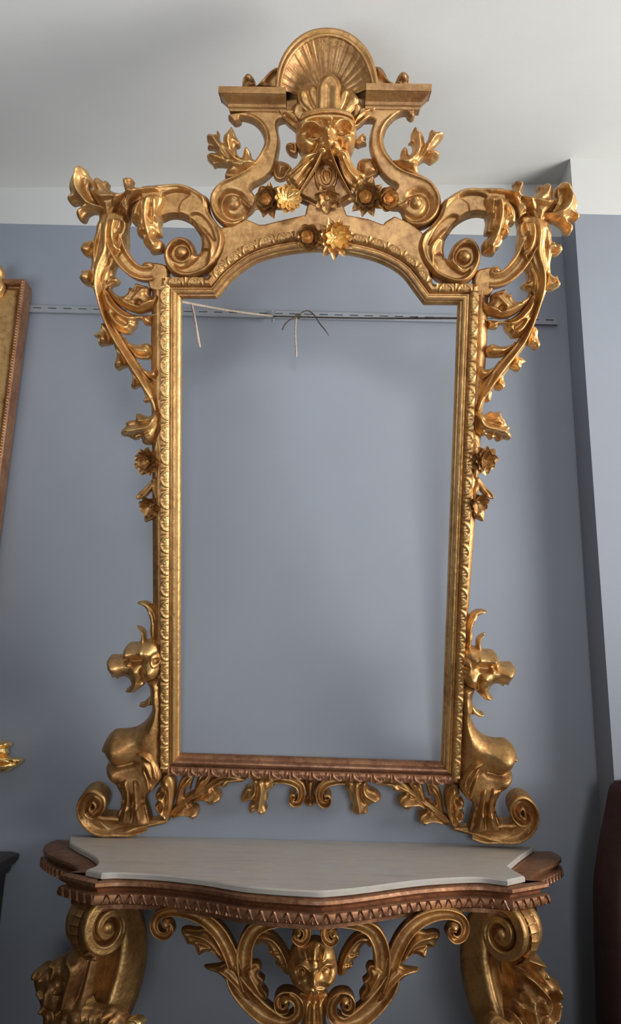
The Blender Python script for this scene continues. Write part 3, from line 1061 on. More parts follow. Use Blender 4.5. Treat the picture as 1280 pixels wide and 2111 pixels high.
# strands, open mouth, tongue, beard
ribbon(MIR, 'beard_strand', MP, [(666, 322, 3.2, 66), (652, 348, 3.2, 58), (634, 376, 3.2, 50), (616, 402, 3.0, 42)], M_GOLD, back=12)
ribbon(MIR, 'beard_strand', MP, [(681, 322, 3.2, 66), (692, 348, 3.2, 58), (706, 376, 3.2, 50), (722, 402, 3.0, 42)], M_GOLD, back=12)
relief(MIR, 'beard', MP, [(650, 322), (694, 322), (708, 350), (724, 390), (730, 408), (712, 420), (700, 430), (676, 428), (650, 428), (634, 420), (612, 410), (606, 398), (622, 372), (640, 345)],
       M_BROWN, w0=10, T=20, R=12, g=1.5, feats=[('g', 673, 345, 16, -8)])
relief(MIR, 'open_mouth', MP, [(652, 338), (662, 326), (682, 326), (694, 340), (697, 362), (692, 384), (680, 398), (666, 399), (653, 388), (647, 366)],
       M_GOLDM, w0=24, T=22, R=8, g=1.2, back=8, feats=[('p', [(656, 342), (672, 332), (688, 344), (690, 364), (684, 380), (672, 386), (660, 378), (654, 362)], 8, -20)])
relief(MIR, 'tongue', MP, [(662, 350), (674, 346), (684, 352), (686, 366), (680, 380), (672, 383), (664, 379), (659, 366)], M_GOLDM, w0=22, T=20, R=11, g=1.2, back=10,
       feats=[('r', [(673, 352), (673, 376)], 2.5, -5)])
flower(MIR, MP, 'beard_leaf_rosette', 674, 408, 32, [(7, 24, 9, 0.25, 0, 0.25), (5, 14, 7, 0.6, 4, 0.1)], M_GOLDM, axis=(0, 0.5), boss=(7, 8))
relief(MIR, 'link_knob', MP, [(562, 345), (568, 332), (580, 330), (595, 336), (602, 346), (594, 358), (588, 369), (575, 372), (564, 364)], M_GOLDM, w0=2, T=24, R=16, g=1.5)
relief(MIR, 'link_knob', MP, [(738, 332), (750, 325), (768, 326), (777, 340), (782, 355), (772, 364), (755, 369), (742, 366), (736, 350)], M_GOLDM, w0=2, T=24, R=16, g=1.5)
# flowers
flower(MIR, MP, 'daisy', 592, 412, 46, [(10, 26, 10, 0.55, 0, 0), (5, 9, 4, 0.2, 0, 0.4)], M_BRIGHT, axis=(0.3, 0.1), boss=(4, 1), label='bright cupped daisy')
flower(MIR, MP, 'rosette', 555, 414, 32, [(9, 33, 10, 0.05, 0, 0.2, False), (8, 25, 12, 0.45, 3, 0.6), (7, 18, 10, 0.8, 5, 0.1), (5, 10, 7, 1.2, 6, 0)], M_GOLD, axis=(-0.3, 0.1), boss=(6, 7))
flower(MIR, MP, 'rosette', 757, 408, 34, [(10, 36, 10, 0.02, 0, 0.1, False), (9, 28, 12, 0.4, 3, 0.5), (7, 20, 10, 0.75, 5, 0), (5, 11, 8, 1.2, 6, 0.3)], M_GOLD, axis=(-0.2, 0.15), boss=(6, 7))
flower(MIR, MP, 'rose', 792, 412, 42, [(6, 22, 14, 0.75, 0, 0.2), (5, 17, 11, 1.2, 2, 0.4), (4, 9, 6, 1.6, 3, 0)], M_GOLD, axis=(0.5, 0.15), boss=(6, 5), label='cup-shaped rose')
flower(MIR, MP, 'bud_flower', 638, 490, 40, [(7, 24, 13, 0.35, 0, 0.3), (6, 18, 11, 0.85, 3, 0), (4, 11, 8, 1.4, 4, 0.5)], M_GOLD, axis=(-0.2, 0.2), boss=(6, 6), back=10)
flower(MIR, MP, 'leaf_rosette', 690, 493, 38, [(11, 38, 9, 0.02, 0, 0.25, False), (9, 30, 9, 0.25, 3, 0.7, False)], M_GOLD, axis=(0.1, 0.3), boss=(9, 5), back=10)
flower(MIR, MP, 'sunflower', 692, 490, 48, [(9, 28, 10, 0.45, 0, 0.2), (8, 20, 7, 0.7, 0, 0.6)], M_BRIGHT, axis=(0.1, 0.25), boss=(4, 1), back=34, label='bright cupped flower on the arch')
# ================================================================= corner scrolls and acanthus, left traced, right matched
CSC = [(290, 386), (321, 381), (352, 379), (376, 380), (399, 388), (418, 400), (429, 408), (434, 438), (448, 460), (462, 476), (466, 500), (459, 526), (446, 547), (428, 566), (409, 575), (378, 578), (357, 569),
       (343, 551), (337, 530), (341, 513), (352, 497), (368, 488), (384, 489), (396, 498), (403, 513), (406, 524), (412, 519), (414, 505), (412, 488), (405, 475), (396, 463), (382, 454), (365, 449), (349, 450), (334, 456), (318, 455), (300, 440), (288, 412)]
cfe = [('p', [(336, 410), (346, 402), (362, 398), (380, 399), (394, 406), (380, 416), (373, 427), (371, 441), (366, 450), (345, 452), (332, 456), (332, 432)], 5, -9),
       ('p', [(394, 449), (404, 444), (416, 447), (429, 459), (439, 476), (446, 500), (438, 494), (428, 488), (416, 491), (408, 476), (398, 462)], 5, -9),
       ('p', [(362, 549), (375, 556), (392, 550), (408, 536), (416, 522), (428, 518), (436, 526), (434, 540), (426, 553), (408, 563), (388, 567), (370, 561)], 5, -8),
       ('r', [(412, 470), (432, 492), (440, 514), (430, 545)], 4, 6), ('r', [(330, 390), (366, 386), (400, 396), (424, 416), (440, 450), (456, 480), (459, 505), (450, 535), (425, 560), (385, 572), (355, 560), (345, 535), (350, 508), (370, 495), (388, 500)], 5, 6),
       ('p', [(352, 528), (358, 510), (374, 503), (390, 508), (396, 522), (392, 538), (376, 545), (360, 540)], 5, -12), ('b', 376, 524, 14, 20), ('r', [(392, 505), (400, 520), (398, 535), (384, 545)], 4, 6)]
both('corner_scroll', CSC, M_GOLDM, T=34, R=9, feats=cfe)

# joint block between scroll and stile
both('scroll_block', [(302, 545), (316, 541), (345, 548), (350, 575), (345, 600), (318, 602), (306, 590)], M_GOLDM, T=20, R=5, g=2)

STEM = [(206, 440), (203, 453), (198, 465), (196, 478), (190, 494), (186, 512), (187, 540), (184, 556), (186, 575), (190, 598), (198, 622), (203, 640), (209, 662), (219, 688), (231, 710), (248, 735), (264, 762), (280, 786), (294, 808), (307, 830),
        (314, 852), (322, 862), (334, 850), (331, 828), (322, 800), (306, 776), (286, 750), (268, 722), (253, 697), (240, 676), (228, 652), (219, 625), (220, 600), (232, 580), (238, 552), (256, 535), (264, 512), (264, 470), (268, 446), (240, 432)]
sfe = [('r', [(232, 445), (226, 480), (222, 520), (206, 560), (203, 600), (212, 640), (230, 680), (254, 725), (282, 768), (306, 808), (322, 848)], 5, 9),
       ('r', [(246, 445), (244, 490), (236, 530), (216, 570), (212, 610), (224, 655), (250, 705), (285, 760), (316, 820)], 3, -7),
       ('r', [(214, 470), (205, 510), (196, 560), (194, 600), (206, 650), (224, 690)], 3.5, -6), ('r', [(258, 450), (256, 500), (246, 534)], 3, 5), ('g', 225, 470, 22, 6)]
both('acanthus_stem', STEM, M_GOLD, T=30, R=13, feats=sfe, w0=2)

TIPA = [(212, 438), (200, 438), (188, 438), (179, 443), (175, 450), (171, 456), (161, 453), (156, 438), (160, 430), (166, 425), (158, 419), (147, 421), (139, 414), (138, 404), (143, 399), (140, 386), (142, 372), (147, 360), (155, 349), (165, 343), (174, 346),
        (179, 356), (185, 364), (186, 378), (184, 386), (187, 397), (193, 410), (203, 419), (220, 424), (228, 432), (222, 440)]
both('curling_leaf', TIPA, M_GOLD, w0=10, T=30, R=16, back=2, feats=[('r', [(220, 432), (190, 424), (168, 402), (160, 376), (167, 350)], 5, 9), ('r', [(196, 420), (176, 395), (174, 365)], 4, -7), ('r', [(190, 432), (172, 430), (160, 442)], 4, 5), ('g', 168, 352, 10, 10), ('g', 165, 446, 9, 5), ('g', 145, 410, 8, 5)])

TOPB = [(186, 396), (191, 389), (190, 377), (195, 368), (205, 367), (210, 373), (216, 370), (222, 375), (221, 385), (230, 392), (243, 396), (255, 395), (253, 383), (252, 368), (262, 367), (269, 365), (273, 370), (271, 378), (280, 384), (302, 384), (330, 381), (338, 392), (334, 406),
        (318, 406), (300, 410), (284, 416), (272, 426), (268, 440), (264, 452), (258, 444), (250, 437), (238, 434), (232, 446), (226, 462), (220, 466), (214, 452), (212, 438), (200, 420)]
both('acanthus_leaf', TOPB, M_GOLDM, w0=14, T=28, R=16, back=4, feats=[('r', [(330, 392), (290, 394), (250, 406), (215, 410), (195, 400)], 5, 9), ('r', [(270, 400), (262, 385), (261, 372)], 3.5, 5), ('r', [(225, 404), (208, 388), (203, 374)], 4, 5),
      ('r', [(250, 408), (240, 420), (226, 455)], 4, 6), ('r', [(280, 400), (268, 420), (263, 446)], 4, 7), ('r', [(262, 406), (250, 422), (244, 432)], 3, -7), ('r', [(300, 402), (280, 408)], 3, -5), ('g', 202, 373, 8, 7), ('g', 262, 371, 8, 6), ('g', 264, 446, 6, 5), ('g', 222, 458, 6, 6)])

HANG = [(300, 402), (284, 412), (272, 427), (269, 443), (271, 458), (283, 460), (280, 474), (284, 485), (294, 488), (293, 497), (300, 508), (308, 511), (308, 519), (328, 517), (333, 511), (334, 497), (325, 490), (320, 484), (329, 483), (330, 475), (328, 462),
        (331, 447), (329, 433), (334, 418), (335, 405), (322, 399)]
both('hanging_leaf', HANG, M_GOLD, w0=26, T=28, R=15, back=8, feats=[('r', [(312, 404), (304, 430), (304, 460), (312, 490), (318, 512)], 5, 9), ('r', [(294, 415), (284, 435), (280, 452)], 4, 5), ('r', [(322, 412), (322, 440), (324, 455)], 4, 7), ('r', [(296, 430), (296, 460), (302, 490)], 3, -6), ('r', [(314, 425), (314, 465)], 3, -6), ('g', 324, 452, 7, 6), ('g', 288, 480, 7, 6), ('g', 318, 512, 9, 6)])

# lobes on the outer side of the stem
for o_, f_ in [([(196, 493), (182, 496), (170, 500), (165, 513), (170, 523), (178, 529), (190, 528), (198, 512)], [('g', 179, 518, 10, 9), ('r', [(196, 508), (176, 508)], 4, -3)]),
               ([(192, 552), (178, 556), (165, 558), (168, 564), (163, 573), (170, 584), (179, 589), (192, 588), (198, 570)], [('g', 178, 573, 11, 9)]),
               ([(209, 664), (206, 680), (198, 686), (192, 689), (195, 695), (202, 698), (201, 706), (205, 714), (214, 712), (223, 711), (229, 706), (226, 686)], [('g', 213, 702, 10, 8), ('r', [(214, 680), (208, 708)], 3, -4)]),
               ([(234, 712), (239, 728), (237, 744), (235, 754), (241, 764), (250, 760), (258, 757), (263, 750), (256, 730)], [('g', 248, 752, 10, 8)]),
               ([(268, 762), (272, 780), (270, 797), (275, 803), (285, 797), (290, 790), (284, 778)], [('g', 277, 794, 8, 7)]),
               ([(294, 805), (298, 818), (294, 827), (299, 831), (307, 829), (312, 836), (310, 818)], [('g', 300, 826, 6, 5)])]:
    relief(MIR, 'leaf_lobe', MP, o_, M_GOLD, w0=8, T=22, R=11, back=2, feats=f_, g=1.3)

for o_, f_ in [([(1118, 500), (1130, 500), (1138, 498), (1144, 496), (1147, 502), (1155, 503), (1160, 515), (1156, 521), (1149, 527), (1138, 526), (1131, 533), (1120, 530)], [('r', [(1124, 514), (1142, 508)], 3, 5), ('g', 1152, 514, 8, 6), ('r', [(1130, 520), (1146, 518)], 2.5, -4)]),
               ([(1120, 556), (1130, 553), (1138, 565), (1147, 570), (1152, 565), (1152, 575), (1156, 588), (1150, 593), (1139, 599), (1127, 598), (1118, 590)], [('r', [(1126, 566), (1146, 584)], 3, 5), ('g', 1148, 586, 8, 6)]),
               ([(1100, 672), (1110, 680), (1110, 694), (1114, 710), (1106, 722), (1096, 715), (1086, 710), (1088, 694)], [('g', 1106, 712, 8, 7), ('r', [(1098, 690), (1104, 714)], 2.5, -4)]),
               ([(1066, 732), (1083, 741), (1084, 748), (1076, 752), (1072, 764), (1065, 766), (1054, 760), (1044, 754), (1054, 740)], [('g', 1070, 756, 8, 7)]),
               ([(1036, 770), (1040, 782), (1043, 793), (1037, 803), (1027, 805), (1017, 796), (1020, 782)], [('g', 1034, 797, 7, 6)]),
               ([(1004, 804), (1015, 806), (1014, 818), (1009, 829), (1000, 827), (997, 814)], [('g', 1008, 824, 5, 4)])]:
    relief(MIR, 'leaf_lobe', MP, o_, M_GOLD, w0=8, T=22, R=11, back=2, feats=f_, g=1.3)

# branch from the stem to the block
both_rib('branch_scroll', [(240, 500, 18, 40), (250, 525, 17, 40), (266, 548, 16, 38), (284, 562, 15, 36), (302, 566, 15, 34), (314, 564, 16, 32)], M_GOLDM, back=2, shape='chan')
both('branch_knob', [(290, 549), (296, 541), (304, 538), (314, 542), (315, 552), (304, 556), (294, 556)], M_GOLDM, w0=18, T=20, R=8, g=1.3, back=2)
both('column_leaf', [(222, 452), (236, 446), (252, 448), (262, 462), (258, 482), (246, 494), (250, 508), (252, 522), (240, 524), (228, 518), (218, 500), (214, 476)], M_GOLD, w0=22, T=18, R=12, back=10,
     feats=[('r', [(240, 450), (234, 480), (240, 516)], 4, 7), ('r', [(252, 456), (246, 476)], 3, 5), ('g', 247, 516, 7, 7), ('g', 244, 490, 6, -6)])
both('inner_lobe', [(218, 560), (232, 566), (240, 572), (246, 578), (243, 586), (232, 590), (226, 594), (216, 588)], M_GOLD, w0=4, T=22, R=9, g=1.3, feats=[('g', 240, 578, 6, 5)])

# cup leaf and its sweeping lower band
CUP = [(222, 586), (232, 602), (249, 610), (262, 603), (265, 591), (275, 594), (278, 583), (290, 586), (301, 589), (307, 596), (307, 606), (316, 613), (323, 606), (326, 616), (320, 630), (306, 640), (287, 645), (268, 641), (250, 632), (236, 620), (226, 606)]
both('cup_leaf', CUP, M_GOLDM, w0=14, T=22, R=12, back=3, feats=[('r', [(230, 602), (256, 622), (284, 634), (310, 626), (322, 612)], 5, 8), ('b', 288, 626, 8, -12), ('r', [(258, 618), (270, 604), (278, 590)], 4, 5), ('r', [(276, 622), (290, 606), (302, 596)], 4, 5), ('g', 312, 614, 6, -5)])
BAND = [(212, 598), (224, 600), (240, 624), (262, 642), (290, 650), (330, 644), (333, 650), (313, 654), (311, 668), (297, 670), (291, 659), (283, 660), (281, 670), (278, 676), (272, 682), (267, 689), (250, 687), (236, 676), (224, 655), (214, 628)]
both('sweeping_leaf', BAND, M_GOLD, w0=8, T=22, R=11, back=2, feats=[('r', [(216, 606), (232, 632), (262, 656), (300, 655)], 4, 7), ('r', [(222, 640), (240, 664), (266, 680)], 4, 7), ('p', [(236, 648), (250, 652), (264, 664), (262, 672), (248, 664), (240, 656)], 5, -9), ('g', 305, 662, 8, 5), ('g', 274, 672, 7, 5)])
for o_, f_ in [([(252, 690), (262, 703), (283, 711), (298, 706), (308, 711), (315, 722), (308, 740), (283, 739), (272, 728), (258, 710)], [('r', [(262, 708), (285, 722), (308, 726)], 5, 6), ('g', 305, 714, 7, 6)]),
               ([(274, 735), (284, 746), (292, 758), (308, 764), (323, 757), (331, 772), (326, 790), (312, 784), (296, 768)], [('r', [(288, 752), (306, 772), (324, 774)], 5, 6), ('g', 322, 765, 7, 6)])]:
    both('leaf_lobe', o_, M_GOLD, w0=6, T=20, R=10, back=2, feats=f_, g=1.3)

# ---- drop below: leaf, rose, bud on the stile
LM = [(320, 846), (307, 857), (294, 856), (281, 852), (279, 864), (267, 866), (258, 870), (257, 879), (250, 886), (250, 899), (262, 901), (277, 908), (289, 901), (292, 914), (302, 918), (316, 914), (326, 900), (334, 876), (331, 852)]
LMF = [('r', [(324, 858), (310, 880), (284, 886), (258, 890)], 5, 9), ('r', [(318, 856), (298, 868), (282, 860)], 4, 6), ('r', [(316, 890), (300, 900), (280, 902)], 4, 5), ('r', [(310, 868), (286, 874), (264, 878)], 3, -7), ('r', [(318, 896), (304, 910)], 4, 4), ('g', 256, 892, 8, 6), ('g', 284, 857, 7, 6)]
relief(MIR, 'turned_leaf', MP, LM, M_GOLD, w0=10, T=30, R=14, back=2, feats=LMF)
relief(MIR, 'turned_leaf', MP, [(976, 850), (987, 846), (1000, 854), (1014, 847), (1022, 850), (1034, 848), (1036, 857), (1042, 864), (1046, 874), (1053, 880), (1050, 890), (1056, 900), (1051, 908), (1040, 906), (1028, 911), (1020, 902), (1012, 908), (1004, 898), (990, 900), (976, 886)],
       M_GOLD, w0=10, T=30, R=14, back=2, feats=RF(LMF))
for sx, ctr in (('l', (305, 951)), ('r', (996, 948))):
    ax = (-0.35, 0.1) if sx == 'l' else (0.3, 0.15)
    flower(MIR, MP, 'stile_rose', ctr[0], ctr[1], 32, [(9, 29, 10, 0.15, 0, 0.1), (7, 21, 9, 0.5, 3, 0.5), (5, 12, 7, 1.0, 5, 0)], M_GOLDM, axis=ax, boss=(6, 7))
both('drop_leaf', [(317, 984), (300, 1002), (281, 1020), (281, 1030), (298, 1026), (308, 1016), (320, 1000)], M_GOLDM, w0=8, T=18, R=8, g=1.3, back=2, feats=[('r', [(316, 990), (284, 1026)], 3, -5)])
both('drop_leaf', [(318, 984), (312, 1008), (320, 1030), (329, 1040), (336, 1024), (330, 1002)], M_GOLDM, w0=8, T=18, R=8, g=1.3, back=2, feats=[('r', [(320, 990), (328, 1032)], 3, -5)])
for sx, ctr in (('l', (311, 1042)), ('r', (984, 1034))):
    flower(MIR, MP, 'stile_bud', ctr[0], ctr[1], 30, [(7, 22, 9, 0.35, 0, 0.2), (5, 15, 8, 0.9, 3, 0.5)], M_GOLDM, axis=(-0.3 if sx == 'l' else 0.3, 0.4), boss=(6, 6))
both('drop_leaf', [(302, 1050), (297, 1062), (298, 1077), (309, 1074), (322, 1066), (322, 1050)], M_GOLDM, w0=8, T=18, R=8, g=1.3, back=2)
both('drop_stalk', [(322, 905), (314, 930), (318, 985), (330, 985), (333, 930), (330, 905)], M_GOLDM, w0=4, T=18, R=7, g=1.8)

# ---- horned beast heads, necks, busts, foot scrolls
both('horn', [(312, 1320), (308, 1301), (309, 1283), (304, 1262), (295, 1251), (282, 1245), (285, 1242), (298, 1241), (311, 1248), (322, 1263), (326, 1285), (324, 1320)], M_GOLD, w0=10, T=20, R=8, g=1.3, back=2, feats=[('r', [(318, 1314), (317, 1285), (306, 1256)], 3, 5)])
both('horn', [(302, 1334), (300, 1322), (300, 1308), (297, 1301), (290, 1295), (280, 1292), (288, 1301), (291, 1310), (289, 1324), (294, 1336)], M_GOLD, w0=10, T=18, R=6, g=1.1, back=2)
HEAD = [(302, 1322), (292, 1323), (283, 1328), (266, 1329), (257, 1335), (252, 1346), (251, 1353), (240, 1355), (226, 1355), (219, 1363), (219, 1374), (224, 1386), (228, 1396), (231, 1402), (235, 1397), (241, 1402), (247, 1398), (257, 1397), (265, 1402), (268, 1411), (264, 1419),
        (256, 1427), (264, 1430), (277, 1429), (288, 1421), (295, 1415), (300, 1408), (312, 1404), (326, 1396), (334, 1380), (335, 1350), (328, 1330), (316, 1320)]
hfl = [('r', [(300, 1338), (280, 1340), (262, 1342)], 8, 10), ('g', 262, 1343, 8, 8), ('r', [(300, 1358), (280, 1360), (258, 1358)], 6, -11), ('b', 269, 1363, 5.5, 10), ('g', 236, 1370, 13, 12), ('b', 224, 1372, 3.5, -6), ('g', 284, 1378, 9, 10), ('g', 312, 1382, 12, 9),
       ('r', [(294, 1372), (298, 1392), (290, 1410)], 4, -8), ('r', [(234, 1392), (256, 1390), (276, 1398)], 4, -4), ('p', [(318, 1345), (328, 1342), (334, 1352), (330, 1368), (320, 1370), (315, 1358)], 4, 9), ('b', 325, 1357, 7, -14), ('g', 305, 1345, 9, 5)]
both('beast_head', HEAD, M_GOLD, w0=10, T=36, R=22, g=1.2, back=2, feats=hfl)
both('throat_fang', [(312, 1432), (307, 1438), (297, 1448), (287, 1452), (288, 1457), (298, 1459), (306, 1455), (314, 1453)], M_GOLD, w0=8, T=16, R=6, g=1.2, back=2)
NECK = [(300, 1400), (306, 1419), (308, 1430), (308, 1446), (312, 1456), (311, 1467), (304, 1480), (295, 1492), (278, 1503), (259, 1507), (238, 1508), (225, 1516), (216, 1527), (212, 1541), (217, 1546), (222, 1558), (227, 1569), (219, 1578), (219, 1589), (227, 1605), (238, 1618),
        (250, 1632), (251, 1648), (248, 1668), (236, 1696), (306, 1704), (302, 1672), (296, 1656), (302, 1642), (322, 1625), (336, 1600), (338, 1560), (337, 1480), (336, 1400)]
nfe = [('g', 240, 1540, 26, 22), ('g', 262, 1532, 24, 8), ('b', 216, 1541, 5, 6), ('r', [(220, 1568), (250, 1572), (285, 1566)], 6, -10), ('g', 236, 1592, 17, 12), ('g', 290, 1510, 22, 6), ('r', [(322, 1420), (322, 1480), (300, 1540)], 14, 6),
       ('g', 270, 1610, 20, 6), ('g', 245, 1600, 6, -4), ('r', [(262, 1620), (270, 1650), (262, 1690)], 5, 5), ('r', [(286, 1620), (284, 1650), (290, 1690)], 4, 4), ('r', [(276, 1630), (277, 1680)], 3, -5)]
both('winged_bust', NECK, M_GOLDM, w0=2, T=36, R=26, g=1.6, feats=nfe)
WING = [(277, 1553), (290, 1547), (308, 1549), (320, 1566), (330, 1588), (332, 1604), (322, 1620), (314, 1632), (302, 1626), (296, 1608), (290, 1588), (292, 1570), (286, 1558)]
both('feathered_wing', WING, M_GOLDM, w0=28, T=20, R=9, g=1.2, back=6, feats=[('r', [(282, 1552), (304, 1556), (318, 1580), (326, 1606)], 3, 7), ('r', [(292, 1560), (306, 1576), (316, 1602)], 3, 6), ('r', [(298, 1580), (306, 1600), (310, 1626)], 3, 6),
     ('r', [(288, 1556), (312, 1570), (322, 1600)], 2.4, -6), ('r', [(296, 1570), (308, 1592), (314, 1616)], 2.4, -6)])
foot = [(300, 1700, 13, 30), (272, 1706, 15, 34), (240, 1700, 20, 38), (210, 1698, 21, 40), (188, 1684, 19, 42), (178, 1662, 17, 44), (183, 1642, 14, 46), (197, 1633, 13, 48), (211, 1642, 12, 50), (212, 1656, 10, 52), (202, 1667, 9, 54), (190, 1664, 8, 56), (188, 1654, 6, 57)]
both_rib('foot_scroll', foot, M_GOLDM, back=0, shape='chan')
both('foot_base', [(161, 1662), (165, 1684), (176, 1704), (192, 1718), (212, 1724), (244, 1723), (284, 1716), (306, 1708), (344, 1698), (344, 1688), (300, 1688), (260, 1690), (230, 1690), (215, 1670), (195, 1650), (175, 1645)], M_GOLDM, T=26, R=12, g=1.8,
     feats=[('r', [(176, 1680), (196, 1704), (230, 1712), (280, 1704)], 5, 6)])

# ---- fronds under the bottom rail
FR = [(343, 1699), (349, 1689), (367, 1686), (382, 1683), (390, 1686), (397, 1691), (404, 1684), (410, 1676), (407, 1664), (398, 1661), (394, 1656), (404, 1653), (415, 1651), (425, 1655), (432, 1661), (446, 1656), (457, 1643), (450, 1632),
      (440, 1626), (452, 1624), (466, 1624), (474, 1615), (497, 1614), (508, 1606), (482, 1597), (452, 1598), (424, 1616), (392, 1637), (366, 1656), (345, 1680)]
both('acanthus_frond', FR, M_GOLDM, w0=6, T=22, R=11, g=1.3, feats=[('r', [(346, 1690), (368, 1670), (394, 1650), (426, 1629), (460, 1610)], 2.6, -8), ('r', [(352, 1684), (374, 1674), (402, 1676)], 4, 6), ('r', [(396, 1650), (420, 1643), (448, 1645)], 4, 6),
     ('r', [(428, 1628), (448, 1616), (484, 1607)], 3, 4), ('r', [(380, 1664), (394, 1664)], 3, -6), ('r', [(418, 1638), (438, 1630)], 3, -6), ('g', 405, 1674, 8, 10), ('g', 450, 1644, 8, 8), ('r', [(358, 1686), (376, 1680)], 2, -4)])
both('curled_leaf', [(337, 1597), (347, 1593), (357, 1603), (361, 1622), (359, 1648), (351, 1675), (343, 1696), (334, 1686), (322, 1674), (319, 1662), (328, 1654), (319, 1646), (323, 1633), (335, 1627), (329, 1618), (334, 1608)], M_GOLD, w0=14, T=22, R=10, back=2, g=1.3,
     feats=[('r', [(344, 1688), (352, 1655), (353, 1625), (346, 1602)], 4, 7), ('r', [(340, 1680), (345, 1650), (344, 1625)], 2.6, -8), ('b', 335, 1634, 6, -12), ('b', 331, 1664, 6, -12), ('g', 342, 1608, 8, 8), ('r', [(326, 1640), (336, 1644), (342, 1660)], 3, 6), ('r', [(326, 1668), (336, 1674), (342, 1686)], 3, 5)])
both('small_leaf', [(362, 1664), (364, 1632), (372, 1608), (384, 1596), (402, 1595), (397, 1612), (389, 1638), (378, 1652)], M_GOLDM, w0=8, T=18, R=9, back=2, g=1.3, holes=[[(379, 1641), (383, 1626), (389, 1622), (389, 1632), (384, 1642)]], feats=[('r', [(366, 1655), (374, 1625), (390, 1602)], 3, 6)])
both('small_leaf', [(398, 1642), (402, 1620), (410, 1600), (425, 1595), (438, 1598), (430, 1614), (414, 1632)], M_GOLDM, w0=8, T=18, R=9, back=2, g=1.3, feats=[('r', [(402, 1636), (412, 1612), (428, 1600)], 3, 6), ('g', 420, 1602, 6, -6)])
both('hip_drapery', [(234, 1604), (250, 1594), (274, 1590), (296, 1602), (306, 1626), (299, 1652), (304, 1672), (308, 1702), (272, 1704), (236, 1698), (246, 1668), (249, 1644), (240, 1622)], M_BROWN, w0=16, T=26, R=13, back=2, g=1.5,
     feats=[('r', [(262, 1598), (268, 1640), (258, 1690)], 4, 7), ('r', [(282, 1600), (284, 1640), (290, 1690)], 4, 7), ('r', [(272, 1602), (276, 1645), (274, 1690)], 3, -7), ('r', [(250, 1606), (258, 1640), (248, 1680)], 3, -6), ('r', [(294, 1612), (292, 1645), (300, 1690)], 3, -6), ('g', 254, 1612, 9, 7), ('r', [(244, 1650), (268, 1660), (298, 1652)], 4, 5)])
HL = [(516, 1598), (520, 1612), (520, 1622), (508, 1624), (500, 1636), (495, 1646), (501, 1655), (515, 1651), (524, 1655), (515, 1659), (511, 1671), (519, 1677), (529, 1672), (533, 1677), (545, 1677), (551, 1670), (547, 1659), (552, 1649), (552, 1633), (564, 1624), (566, 1613), (562, 1600), (540, 1596)]
hlf = [('r', [(536, 1600), (540, 1625), (535, 1655), (532, 1672)], 4, 8), ('r', [(524, 1602), (526, 1628), (510, 1645)], 4, 6), ('r', [(532, 1612), (530, 1640), (522, 1654)], 3, -7), ('r', [(548, 1604), (552, 1618)], 4, 4), ('g', 540, 1672, 7, 7), ('g', 503, 1646, 7, 5), ('g', 518, 1668, 6, 5)]
relief(MIR, 'pendant_leaf', MP, HL, M_GOLD, w0=8, T=24, R=12, feats=hlf, g=1.3)
HR = [(708, 1600), (710, 1613), (711, 1628), (718, 1634), (720, 1648), (726, 1659), (722, 1671), (734, 1679), (741, 1676), (748, 1680), (758, 1677), (758, 1667), (767, 1658), (780, 1653), (786, 1645), (775, 1632), (760, 1625), (759, 1614), (767, 1602), (735, 1600)]
relief(MIR, 'pendant_leaf', MP, HR, M_GOLDM, w0=8, T=24, R=12, g=1.3, feats=[('r', [(735, 1604), (734, 1630), (740, 1660), (740, 1674)], 4, 8), ('r', [(752, 1606), (752, 1630), (776, 1646)], 4, 7), ('r', [(744, 1612), (746, 1640), (756, 1656)], 3, -7), ('g', 738, 1672, 7, 6), ('g', 778, 1645, 7, 5), ('g', 716, 1620, 6, 4)])
ribbon(MIR, 'small_scroll', MP, [(556, 1604, 9, 26), (580, 1603, 9, 28), (602, 1606, 9.5, 30), (618, 1616, 9, 32), (622, 1632, 8, 34), (618, 1646, 7, 36), (608, 1650, 6, 38), (601, 1644, 5, 40), (602, 1635, 5, 41), (609, 1634, 4, 42)], M_GOLDM, back=0, shape='chan')
ribbon(MIR, 'small_scroll', MP, [(712, 1606, 9, 26), (692, 1606, 9, 28), (674, 1610, 9.5, 30), (662, 1620, 9, 32), (658, 1634, 8, 34), (662, 1648, 7, 36), (671, 1652, 6, 38), (678, 1645, 5, 40), (676, 1636, 5, 41), (669, 1636, 4, 42)], M_GOLDM, back=0, shape='chan')
relief(MIR, 'pendant_post', MP, [(630, 1600), (629, 1625), (632, 1640), (624, 1648), (627, 1658), (638, 1662), (650, 1659), (656, 1650), (648, 1640), (650, 1625), (652, 1602)], M_GOLDM, T=22, R=10, g=1.3, feats=[('r', [(640, 1604), (640, 1640)], 4, 5), ('r', [(626, 1648), (640, 1644), (655, 1648)], 3, -5), ('g', 640, 1653, 8, 6)])
# ------------------------------------------------------------------ marble top
ZM = 0.93
M_MARBLE = None


